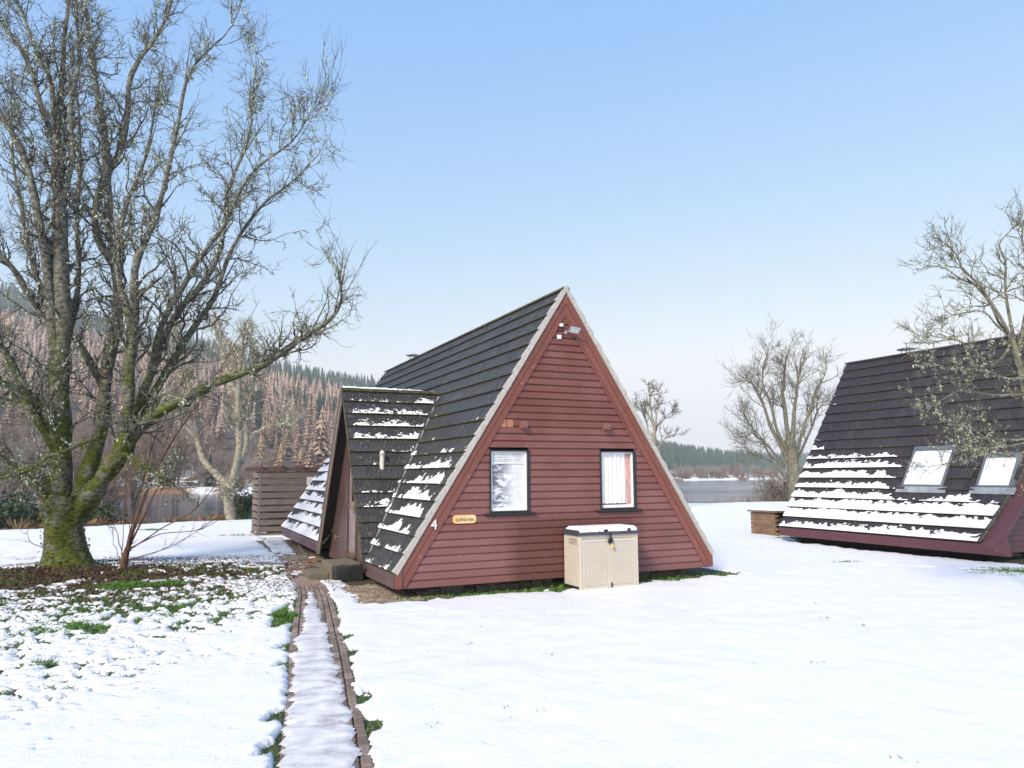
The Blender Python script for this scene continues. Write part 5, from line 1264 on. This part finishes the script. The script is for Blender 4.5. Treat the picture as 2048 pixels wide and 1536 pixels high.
# tree by the lake behind the brick store
YD = 52.; d0_ = at(1590,1000,YD)
dl = [lim([(1592,1010),(1590,960),(1585,920),(1580,880)], [.50,.42,.40,.36], YD, n=8, wob=.03), lim([(1580,890),(1570,840),(1565,780),(1572,720),(1580,690)], [.28,.24,.18,.10,.04], YD, YD+1, 20, .1),
      lim([(1582,900),(1588,850),(1590,800),(1600,740),(1610,700)], [.28,.24,.18,.10,.03], YD, YD-1, 20, .1), lim([(1575,920),(1545,860),(1520,800),(1500,760),(1470,772)], [.24,.20,.14,.08,.02], YD, YD+1, 20, .12),
      lim([(1578,910),(1560,870),(1535,800),(1530,730),(1540,690)], [.22,.18,.13,.08,.02], YD, YD-1, 20, .12), lim([(1590,920),(1605,860),(1625,800),(1645,760),(1660,730)], [.22,.18,.14,.08,.02], YD, YD, 20, .12),
      lim([(1592,930),(1615,880),(1640,820),(1650,800)], [.18,.14,.08,.02], YD, YD+1.5, 16, .12), lim([(1572,930),(1530,880),(1500,860),(1490,880)], [.16,.11,.06,.02], YD, YD+1, 16, .12), lim([(1575,960),(1545,930),(1500,905),(1480,880)], [.12,.09,.05,.02], YD, YD-1.5, 16, .1),
      lim([(1570,935),(1530,900),(1500,840),(1490,820)], [.14,.1,.06,.02], YD, YD-2, 16, .12)]
dl = [dl[0]]+[(a, b*.62) for a, b in dl[1:]]
bare('bare_tree', dl, (d0_[0], d0_[1], 0), M_GREYBARK, M_GREYBARK, 'tall spreading bare tree beside the loch behind the brick store', dens=2.2, l1=(1.0, 2.9), l2=(.4, 1.4), n2=6, n3=4, l3=(.25, .7), curl=.14, up=.07, thin=.8, tipr=.006)
# small tree behind the near chalet's right slope
YE = 44.; e0_ = at(1310,990,YE)
el = [lim([(1312,1000),(1310,940),(1309,890),(1308,850)], [.22,.20,.17,.14], YE, n=10), lim([(1308,850),(1302,820),(1300,790),(1290,765)], [.11,.09,.06,.02], YE, YE+.5, 14, .08), lim([(1309,860),(1312,830),(1322,800),(1325,780)], [.1,.08,.05,.02], YE, YE-.5, 14, .08),
      lim([(1308,870),(1320,850),(1335,835),(1350,810)], [.09,.07,.05,.02], YE, YE+.5, 14, .08), lim([(1312,900),(1325,880),(1345,870),(1365,862)], [.08,.06,.04,.015], YE, YE, 14, .08), lim([(1305,880),(1292,850),(1288,820),(1296,800)], [.09,.07,.05,.015], YE, YE-.5, 14, .06),
      lim([(1306,850),(1296,830),(1275,810),(1268,790)], [.07,.05,.03,.012], YE, YE+.8, 14, .06)]
el = [(a, b*.62) for a, b in el]
bare('bare_tree', el, (e0_[0], e0_[1], 0), M_PALEBARK, M_GREYBARK, 'small pollarded bare tree showing just right of the near chalet roof slope', dens=3.4, l1=(.4, 1.2), l2=(.15, .6), n2=6, n3=2, curl=.2, up=.12, thin=1., tipr=.007)

# ---- banks: bushes, reeds, bracken
def bush(name, c, rx, ry, rz, n, size, mat, label, group=None, cat='bush', twig=None):
    e = empty(name, (c[0], c[1], c[2]), 0, label, cat, group)
    d = norm(rg.normal(size=(n, 3))); r = rg.uniform(.45, 1, n)[:, None]**.5; lob = 1+.25*np.sin(d[:, :1]*5+c[0])+.2*np.sin(d[:, 1:2]*7)
    P = d*r*lob*np.array([rx, ry, rz]); P[:, 2] = np.abs(P[:, 2])
    V, Q = scraps(P, size, rg, .1, 2, 1.2); leafmesh('foliage', V, Q, mat, e, 'stuff')
    th = rg.uniform(0, 6.28, 14); S0 = np.zeros((14, 5, 3)); 
    for k in range(5): S0[:, k] = np.stack([np.cos(th)*rx*.6, np.sin(th)*ry*.6, np.full(14, rz*.8)], 1)*(k/4)
    v, q = tubes(S0, np.full((14, 5), .03*max(rz, .5)), 4); join([(v, q)], 'stems', M_TWIG, e, 'stuff'); return e
def gp(px, py, Y, z=0): p = at(px, py, Y); return (p[0], p[1], z)
bush('evergreen_bush', gp(45, 1050, 34.5, -.9), 2.4, 1.3, 1.9, 2600, .16, M_RHODO, 'dark green bush on the bank at the far left edge')
bush('evergreen_bush', gp(188, 1048, 36.5, -.9), 1.2, .9, 1.7, 1500, .16, M_RHODO, 'dark green bush on the bank just right of the mossy trunk')
bush('evergreen_bush', gp(484, 1045, 40.5, -.8), .95, .8, 2.4, 1500, .14, M_RHODO, 'green bush between the pale leaning tree and the slatted enclosure')
bush('bare_bush', gp(1562, 985, 66, -1.3), 2.3, 2.0, 3.3, 6500, .11, M_BRUSH, 'rounded brown leafless bush at the water edge behind the brick store')
bush('bare_bush', gp(1592, 985, 64, -1.3), 2.0, 1.8, 2.6, 3500, .11, M_BRUSH, 'lower brown bush half hidden by the second chalet roof edge')
# bracken and reed fringe along the near bank
xs_ = rg.uniform(-26, -7, 800); xs_ = xs_[vn(xs_*.9, xs_*0+3) > .42]; NB = len(xs_); ysh = shore(xs_)+rg.uniform(-.1, 2.2, NB); zz = ground_z(xs_, ysh)
base = np.repeat(np.stack([xs_, ysh, zz], 1), 16, 0); n = len(base); d = norm(rg.normal(size=(n, 3))*np.array([.8, .8, .3])+np.array([0, 0, .8])); L = rg.uniform(.10, .65, n)[:, None]*(.6+.6*vn(base[:, 0]*.8, base[:, 1]*.1))[:, None]
side_ = norm(np.cross(d, rg.normal(size=(n, 3))))*.009
tip = base+d*L+rg.normal(size=(n, 3))*.12*L
V = np.stack([base-side_, base+side_, tip+side_*.5-np.array([0, 0, .08]), tip], 1).reshape(-1, 3)
tag(leafmesh('bracken', V, np.arange(len(V)).reshape(-1, 4), M_STRAW, None, 'stuff'), 'rust brown bracken and reeds fringing the near bank at the left', 'bracken')
# lawn edge weeds by the loch
xs_ = rg.uniform(12, 40, 260); ysh = shore(xs_)+rg.uniform(-.3, .8, 260); zz = ground_z(xs_, ysh)
base = np.repeat(np.stack([xs_, ysh, zz], 1), 4, 0); n = len(base); d = norm(rg.normal(size=(n, 3))*.35+np.array([0, 0, 1.])); L = rg.uniform(.2, .9, n)[:, None]; side_ = norm(np.cross(d, rg.normal(size=(n, 3))))*.012; tip = base+d*L
V = np.stack([base-side_, base+side_, tip+side_*.5, tip-side_*.5], 1).reshape(-1, 3)
tag(leafmesh('weeds', V, np.arange(len(V)).reshape(-1, 4), M_STRAW, None, 'stuff', 4), 'sparse dry weed stalks along the loch edge of the lawn', 'weeds')

# ---- far bare trees (variants of their own kind, copied)
def far_tree(H, seed, mat, spread=.42, nl=6):
    r_ = np.random.default_rng(seed); L = []
    for k in range(nl):
        a = r_.uniform(0, 6.28); s = r_.uniform(.15, 1)*spread*H*.55; top = np.array([math.cos(a)*s, math.sin(a)*s, H*r_.uniform(.6, .95)])
        pts = [(0, 0, 0), (0, 0, H*.12), tuple(top*np.array([.35, .35, .45])), tuple(top*np.array([.8, .8, .8])), tuple(top)]
        L.append(resample(pts, [H*.018, H*.016, H*.010, H*.006, H*.002], 12, r_, H*.01))
    P, R = padpack(L, 12); P1, R1 = sprout(P, R, 13, (H*.12, H*.30), r_, t0=.25, ang=(25, 65), n=6, curl=.2, up=.08, rmul=.5, rmax=H*.005, tip=H*.0012)
    P2, R2 = sprout(P1, R1, 7, (H*.05, H*.15), r_, t0=.2, ang=(25, 65), n=4, curl=.25, up=.08, rmul=.6, rmax=H*.002, tip=H*.0011)
    v1, q1 = tubes(P, R, 5); v2, q2 = tubes(P1, R1, 3); v3, q3 = tubes(P2, R2, 3)
    return npmesh('bare_tree', np.concatenate([v1, v2, v3]), np.concatenate([q1, q2+len(v1), q3+len(v1)+len(v2)]), True)
fv = [far_tree(10, s, None) for s in range(5)]; fvA = []; fvB = []
for me in fv: a = me.copy(); a.materials.append(M_FARTWIG); fvA.append(a); b = me.copy(); b.materials.append(M_FARTWIG2); fvB.append(b)
def fplace(x, y, z, h, me, name, label, cat, group, sq=1.):
    o = bpy.data.objects.new(name, me); COL.objects.link(o); o.location = (x, y, z); o.rotation_euler.z = random.uniform(0, 6.28); s = h/10; o.scale = (s*sq, s*sq, s*random.uniform(.9, 1.1)); return tag(o, label, cat, group)
for k in range(125):
    t = random.uniform(-.78, -.30); Y = random.uniform(153, 235); x = t*Y; h = random.uniform(8, 17) if t < -.42 else random.uniform(5, 9)
    fplace(x, Y, float(far_z(np.array(x), np.array(Y)))-.2, h, random.choice(fvA if random.random() < .7 else fvB), 'bare_tree', 'brown bare tree in the thicket on the far side of the left pool', 'tree', 'bare trees across the left pool', 1.15)
for k in range(26):   # nearer thicket on the near bank, far left
    t = random.uniform(-.80, -.50); Y = random.uniform(46, 75); x = t*Y
    fplace(x, Y, -1.4, random.uniform(4.5, 8.5), random.choice(fvA+fvB), 'bare_tree', 'scrubby bare tree standing in the shallows at the far left', 'tree', 'scrub trees along the left shore', 1.2)
for k in range(110):
    t = random.uniform(.17, .47); x0 = t*360; Y = float(farshore(np.array(t*370)))+random.uniform(6, 70)**1; x = t*Y
    fplace(x, Y, float(far_z(np.array(x), np.array(Y)))-.2, random.uniform(4, 8), random.choice(fvB if random.random() < .65 else fvA), 'bare_tree', 'grey bare tree on the far shore of the loch at the right', 'tree', 'bare trees on the far loch shore', 1.35)
for k in range(70):
    t = random.uniform(.17, .47); Y = float(farshore(np.array(t*370)))+random.uniform(-1, 4); x = t*Y
    fplace(x, Y, float(far_z(np.array(x), np.array(Y)))-.4, random.uniform(1.8, 4), random.choice(fvA), 'shore_bush', 'low dark bush at the waterline of the far loch shore', 'bush', 'bushes along the far loch waterline', 2.0)
# conifers
def conifer(H, W, seed, layers, per, droop, up, wd=.5, start=.08):
    r_ = np.random.default_rng(seed); V = []; 
    for i in range(layers):
        f = start+(1-start)*(i+r_.uniform(-.3, .3))/layers; f = min(max(f, .02), .985); L = W*(1-f)**.85*r_.uniform(.75, 1.15)+.04*W
        for k in range(per):
            a = r_.uniform(0, 6.28); l = L*r_.uniform(.65, 1.15); z = f*H; d = np.array([math.cos(a), math.sin(a), 0]); s = np.array([-d[1], d[0], 0])
            b = np.array([0, 0, z]); m_ = b+d*l*.55+np.array([0, 0, up*l*.5]); tpt = b+d*l+np.array([0, 0, up*l-droop*l]); wv = l*wd*.5
            V += [b, m_-s*wv+np.array([0, 0, -.1*l]), tpt, m_+s*wv+np.array([0, 0, -.1*l])]
    for k in range(3):
        a = k*2.1; d = np.array([math.cos(a), math.sin(a), 0])*H*.012; d2 = np.array([math.cos(a+2.1), math.sin(a+2.1), 0])*H*.012; V += [d, d2, np.array([0, 0, H])+d2*.05, np.array([0, 0, H])+d*.05]
    ns = 8; layers_ = max(6, layers//4)
    for i in range(layers_):
        f = start+(1-start)*i/layers_; r0 = W*(1-f)**.9*.92; top = min(1.0, f+1.6*(1-start)/layers_)*H; nn_ = 9 if layers > 30 else 7; a0 = r_.uniform(0, 6.28)
        R_ = [r0*r_.uniform(.62, 1.15) for _ in range(nn_)]
        for j in range(nn_):
            a1, a2 = a0+6.283*j/nn_, a0+6.283*(j+1)/nn_; am = (a1+a2)/2; rA, rB = R_[j], R_[(j+1) % nn_]
            V += [np.array([math.cos(a1)*rA, math.sin(a1)*rA, f*H-droop*rA]), np.array([math.cos(am)*min(rA, rB)*.62, math.sin(am)*min(rA, rB)*.62, f*H+.02*H]), np.array([math.cos(a2)*rB, math.sin(a2)*rB, f*H-droop*rB]), np.array([0, 0, top])]
    return np.array(V)
def cmesh(V, mat, name, seed=1):
    me = npmesh(name, V, np.arange(len(V)).reshape(-1, 4)); r = np.random.default_rng(seed).random(len(V)//4)*.5+.1; vattr(me, 'rnd', np.repeat(r, 4)); me.materials.append(mat); return me
LV = [conifer(20, 4.6, s, 48, 9, .15, .15, .22) for s in range(4)]; SV_ = [conifer(18, 3.8, 20+s, 40, 8, .35, .1, .35) for s in range(4)]
larch = [cmesh(v, M_LARCH, 'larch_tree', i) for i, v in enumerate(LV)]; spruce = [cmesh(v, M_SPRUCE, 'spruce_tree', i) for i, v in enumerate(SV_)]
LVl = [conifer(20, 4.6, 50+s, 17, 2, .15, .15, .3) for s in range(4)]; SVl = [conifer(18, 3.6, 70+s, 15, 1, .3, .1, .5) for s in range(4)]
cand = []
r_ = np.random.default_rng(5)
n = 23000
t = r_.uniform(-.78, .15, n); Y = 190+(880-190)*np.sqrt(r_.uniform(0.0, 1.0, n)); X = t*Y
ecrest = np.interp(t, (TX-1024)/1482, TE); q = (Y-190)/(870-190)
ok_ = (r_.random(n) < .30)
sp = fbm(X, Y, 120., 3, off=4); isS = (q+(sp-.5)*.25 > .53)&(t > -.75) | (sp > .66)&(q > .25) | (r_.random(n) < .05)
X, Y, isS, t, q = X[ok_], Y[ok_], isS[ok_], t[ok_], q[ok_]
Z = far_z(X, Y); hs = np.where(isS, r_.uniform(13, 20, len(X)), r_.uniform(14, 23, len(X)))*np.interp(t, [-.75, -.4, -.1], [.9, .9, 1.])
hs *= np.interp(Y, [190, 300, 500], [.6, .85, 1.])
app = hs/Y; vis = (t < -.165)
cnt = {0: 0, 1: 0}; rest = {0: [], 1: []}
for i in np.argsort(-app*vis):
    k = int(isS[i])
    if cnt[k] < 300 and vis[i]:
        cnt[k] += 1
        if k: fplace(X[i], Y[i], Z[i]-.3, hs[i]/1.8, random.choice(spruce), 'spruce_tree', 'dark green spruce standing in the plantation on the left hillside', 'tree', 'spruces on the left hillside')
        else: fplace(X[i], Y[i], Z[i]-.3, hs[i]/2., random.choice(larch), 'larch_tree', 'bare pinkish brown larch standing in the plantation on the left hillside', 'tree', 'larches on the left hillside')
    else: rest[k].append(i)
def forest(idx, X, Y, Z, hs, base, H0, name, mat, label, seed):
    r2 = np.random.default_rng(seed); VV = []; idx = np.array(idx)
    for k in range(4):
        I = idx[k::4]; s = (hs[I]/H0)[:, None, None]; a = r2.uniform(0, 6.28, len(I)); c, s2 = np.cos(a)[:, None], np.sin(a)[:, None]; B = base[k]
        V = np.stack([c*B[:, 0]-s2*B[:, 1], s2*B[:, 0]+c*B[:, 1], np.broadcast_to(B[:, 2], (len(I), len(B)))], -1)*s+np.stack([X[I], Y[I], Z[I]], 1)[:, None]
        VV.append(V.reshape(-1, 3))
    V = np.concatenate(VV); me = npmesh(name, V, np.arange(len(V)).reshape(-1, 4)); nf = [len(b_)//4 for b_ in base]; r = np.concatenate([np.repeat(r2.random(len(idx[k::4]))*.55, nf[k]) for k in range(4)]); r = r+r2.random(len(r))*.45; vattr(me, 'rnd', np.repeat(r, 4))
    return tag(link(name, me, mat, kind='stuff'), label, 'forest')
# keep the joined forest light
for k, (bs_, H0, nm, mt, lb, cap) in enumerate(((LVl, 20., 'larch_forest', M_LARCH, 'mass of bare brown larches covering the left hillside', 4800), (SVl, 18., 'spruce_forest', M_SPRUCE, 'mass of dark spruces along the crest of the left hillside', 2000))):
    I = np.array(rest[k]); r_.shuffle(I); forest(I[:cap], X, Y, Z, hs, bs_, H0, nm, mt, lb, 3+k)
# far conifers on the right hills
n = 3700; t = r_.uniform(.14, .62, n); near = r_.random(n) < .42; Y = np.where(near, r_.uniform(560, 980, n), r_.uniform(1050, 1950, n)); t = np.where(near, r_.triangular(.10, .13, .38, n), t); X = t*Y; Z = far_z(X, Y)-.5
hs = r_.uniform(12, 20, n)*np.where(near, 1., 1.1)*np.where(near&(Y < 640), .7, 1.); forest(np.arange(n), X, Y, Z, hs, SVl, 18., 'spruce_forest', M_SPRUCE, 'dark conifers covering the distant hills across the loch at the right', 9)
# single light coloured conifers at the foot of the hill
for k, (px, py, Y, h, mt, lb) in enumerate(((560, 975, 175, 9.5, 1, 'straw coloured young larch above the left end of the slatted enclosure'), (620, 975, 190, 12.5, 0, 'wide peach coloured larch above the right end of the slatted enclosure'), (640, 975, 215, 19, 0, 'tall open brown larch near the porch roof edge'), (520, 975, 180, 13, 1, 'pale rounded larch left of the slatted enclosure rail'),
                                            (600, 975, 205, 9, 1, 'small pale larch between the two wide ones at the foot of the hill'), (418, 975, 158, 9, 2, 'dark green conifer behind the pale leaning tree'))):
    p = at(px, py, Y); me = (cmesh(LV[k % 4]*np.array([1.5, 1.5, 1]), (M_LARCH, M_LARCH2)[mt], 'larch_tree', k) if mt < 2 else spruce[0])
    o = fplace(p[0], p[1], float(far_z(np.array(p[0]), np.array(p[1])))-.2, h/2., me, 'larch_tree' if mt < 2 else 'spruce_tree', lb, 'tree', None)

# ------------------------------------------------------------------ grass, litter
def scatter(n, x0, x1, y0, y1, rg, cond):
    x = rg.uniform(x0, x1, n); y = rg.uniform(y0, y1, n); k = cond(x, y); return x[k], y[k]
def blades(x, y, h, w_, rg, lean=.5, z=None):
    n = len(x); z = ground_z(x, y) if z is None else z; b = np.stack([x, y, z-.005], 1); d = norm(rg.normal(size=(n, 3))*np.array([lean, lean, .1])+np.array([0, 0, 1.])); s = norm(np.cross(d, rg.normal(size=(n, 3))))*w_
    H = h[:, None]; m_ = b+d*H*.55; t = b+d*H+np.stack([d[:, 0], d[:, 1], -.25*np.ones(n)], 1)*H*.35
    return np.stack([b-s, b+s, m_+s*.8, t], 1).reshape(-1, 3)
rg = np.random.default_rng(77)
bare_at = lambda x, y: snow_h(x, y) < 0
VV = []
onp = lambda x, y: (x > pathL(y)-.01)&(x < pathR(y)+.01)&(y < 27)
x, y = scatter(150000, -14, -2.2, 6.5, 22, rg, lambda x, y: bare_at(x, y)&~onp(x, y)&((ell(x, y, -9.9, 15.9, 3.2, 1.5, .12) > 1)|(vn(x*2, y*2) > .55)))
u, v = toh(x, y); k = (u < -.95); x, y = x[k], y[k]; VV.append(blades(x, y, rg.uniform(.02, .075, len(x))*(.5+fbm(x, y, .7, 2)), .004, rg, .7))
x, y = scatter(26000, -3, 6.6, 12.8, 18.5, rg, lambda x, y: bare_at(x, y)); u, v = toh(x, y); k = (v < .05)&(v > -1.1)&(u > .0)&~((u > 3.4)&(u < 4.66)&(v < -.08)&(v > -.7)); x, y = x[k], y[k]; VV.append(blades(x, y, rg.uniform(.03, .11, len(x)), .0045, rg, .6))
for (cx_, cy_, rr, nb_) in ((-7.55, 14.9, .38, 2600), (-6.9, 15.2, .28, 1200), (-9.1, 12.9, .4, 1400), (-9.9, 12.2, .4, 1400), (-14.5, 30.2, .45, 1500), (-6.3, 11.2, .22, 500), (-5.55, 9.0, .12, 250), (-3.6, 11.9, .16, 900), (10.9, 16.4, .8, 2000), (8.15, 18.5, .3, 300), (-10.0, 27.3, .6, 900), (9.5, 25, .6, 900)):
    a = rg.uniform(0, 6.28, nb_); r = rr*np.sqrt(rg.uniform(0, 1, nb_)); x = cx_+np.cos(a)*r*1.5; y = cy_+np.sin(a)*r; VV.append(blades(x, y, rg.uniform(.05, .15, nb_)*(1.2-r/rr*.6), .005, rg, .7))
# little tufts poking through the snow over the whole lawn
for k in range(210):
    if k < 120: cx_, cy_ = rg.uniform(-8, 1), rg.uniform(4.5, 16)
    else: cx_, cy_ = rg.uniform(-2, 13), rg.uniform(5, 22)
    if onp(np.array(cx_-.1), np.array(cy_)) or onp(np.array(cx_+.1), np.array(cy_)): continue
    uu_, vv_ = toh(cx_, cy_)
    if -1 < uu_ < 7.6 and vv_ > -.75: continue
    if 14.0 < uu_ < 21 and -2.4 < vv_ < 6: continue
    nb_ = rg.integers(3, 16); x = cx_+rg.normal(size=nb_)*.035; y = cy_+rg.normal(size=nb_)*.02; VV.append(blades(x, y, rg.uniform(.05, .10, nb_), .003, rg, .9))
x, y = scatter(60000, -4.4, .2, 3.5, 15, rg, lambda x, y: bare_at(x, y)&(((x-pathL(y)) > -.22)&((x-pathL(y)) < .0)|((x-pathR(y)) > .0)&((x-pathR(y)) < .22))); VV.append(blades(x, y, rg.uniform(.02, .06, len(x)), .003, rg, .8))
V = np.concatenate(VV); tag(leafmesh('grass', V, np.arange(len(V)).reshape(-1, 4), M_GRASS, None, 'stuff', 3), 'short green grass showing through melting snow on the lawn', 'grass')
x, y = scatter(60000, -14, -4.6, 11, 21, rg, lambda x, y: bare_at(x, y)&(rg.random(len(x)) < 1.25-ell(x, y, -9.2, 16.2, 4.2, 2.4, .12)*.7)); n = len(x)
z = ground_z(x, y)+rg.uniform(.0, .035, n); c = np.stack([x, y, z], 1); a = norm(rg.normal(size=(n, 3))*np.array([1, 1, .35])); b = norm(np.cross(a, rg.normal(size=(n, 3))*.4+np.array([0, 0, 1.]))); s = rg.uniform(.012, .042, n)[:, None]
V = np.stack([c-a*s, c-b*s*.7, c+a*s+np.array([0, 0, .01]), c+b*s*.7], 1).reshape(-1, 3)
tag(leafmesh('leaf_litter', V, np.arange(len(V)).reshape(-1, 4), M_LITTER, None, 'stuff', 5), 'brown fallen leaves and soil around the mossy tree trunk', 'leaf litter')
x, y = scatter(30000, -12, -3, 12, 20.5, rg, lambda x, y: snow_h(x, y) > .0); k = ell(x, y, -7.6, 16.6, 4.4, 3.2) < 1+.3*rg.normal(size=len(x)); x, y = x[k][:5200], y[k][:5200]; n = len(x)
c = np.stack([x, y, ground_z(x, y)+snow_h(x, y)+.006], 1); a = norm(rg.normal(size=(n, 3))*np.array([1, 1, .25])); b = norm(np.cross(a, np.array([0, 0, 1.])+rg.normal(size=(n, 3))*.3)); s = rg.uniform(.010, .032, n)[:, None]
V = np.stack([c-a*s, c-b*s*.6, c+a*s+np.array([0, 0, .012]), c+b*s*.6], 1).reshape(-1, 3)
tag(leafmesh('fallen_leaves', V, np.arange(len(V)).reshape(-1, 4), M_LITTER, None, 'stuff', 6), 'scattered dark leaves lying on the snow near the tree and sapling', 'leaves')

# ------------------------------------------------------------------ winter air
m, t, b = newmat('winter_air'); t.nodes.remove(b); pv = N(t, 'VolumePrincipled'); pv.inputs['Color'].default_value = (.98, .99, 1, 1); pv.inputs['Density'].default_value = .00030; pv.inputs['Anisotropy'].default_value = .0
t.links.new(pv.outputs[0], t.nodes['Material Output'].inputs['Volume'])
hz = MB(); hz.box((-2700, -700, -5), (2700, 3600, 290)); hz = hz.build('haze', m, kind='stuff'); tag(hz, 'thin pale winter haze over the loch and hills', 'haze')
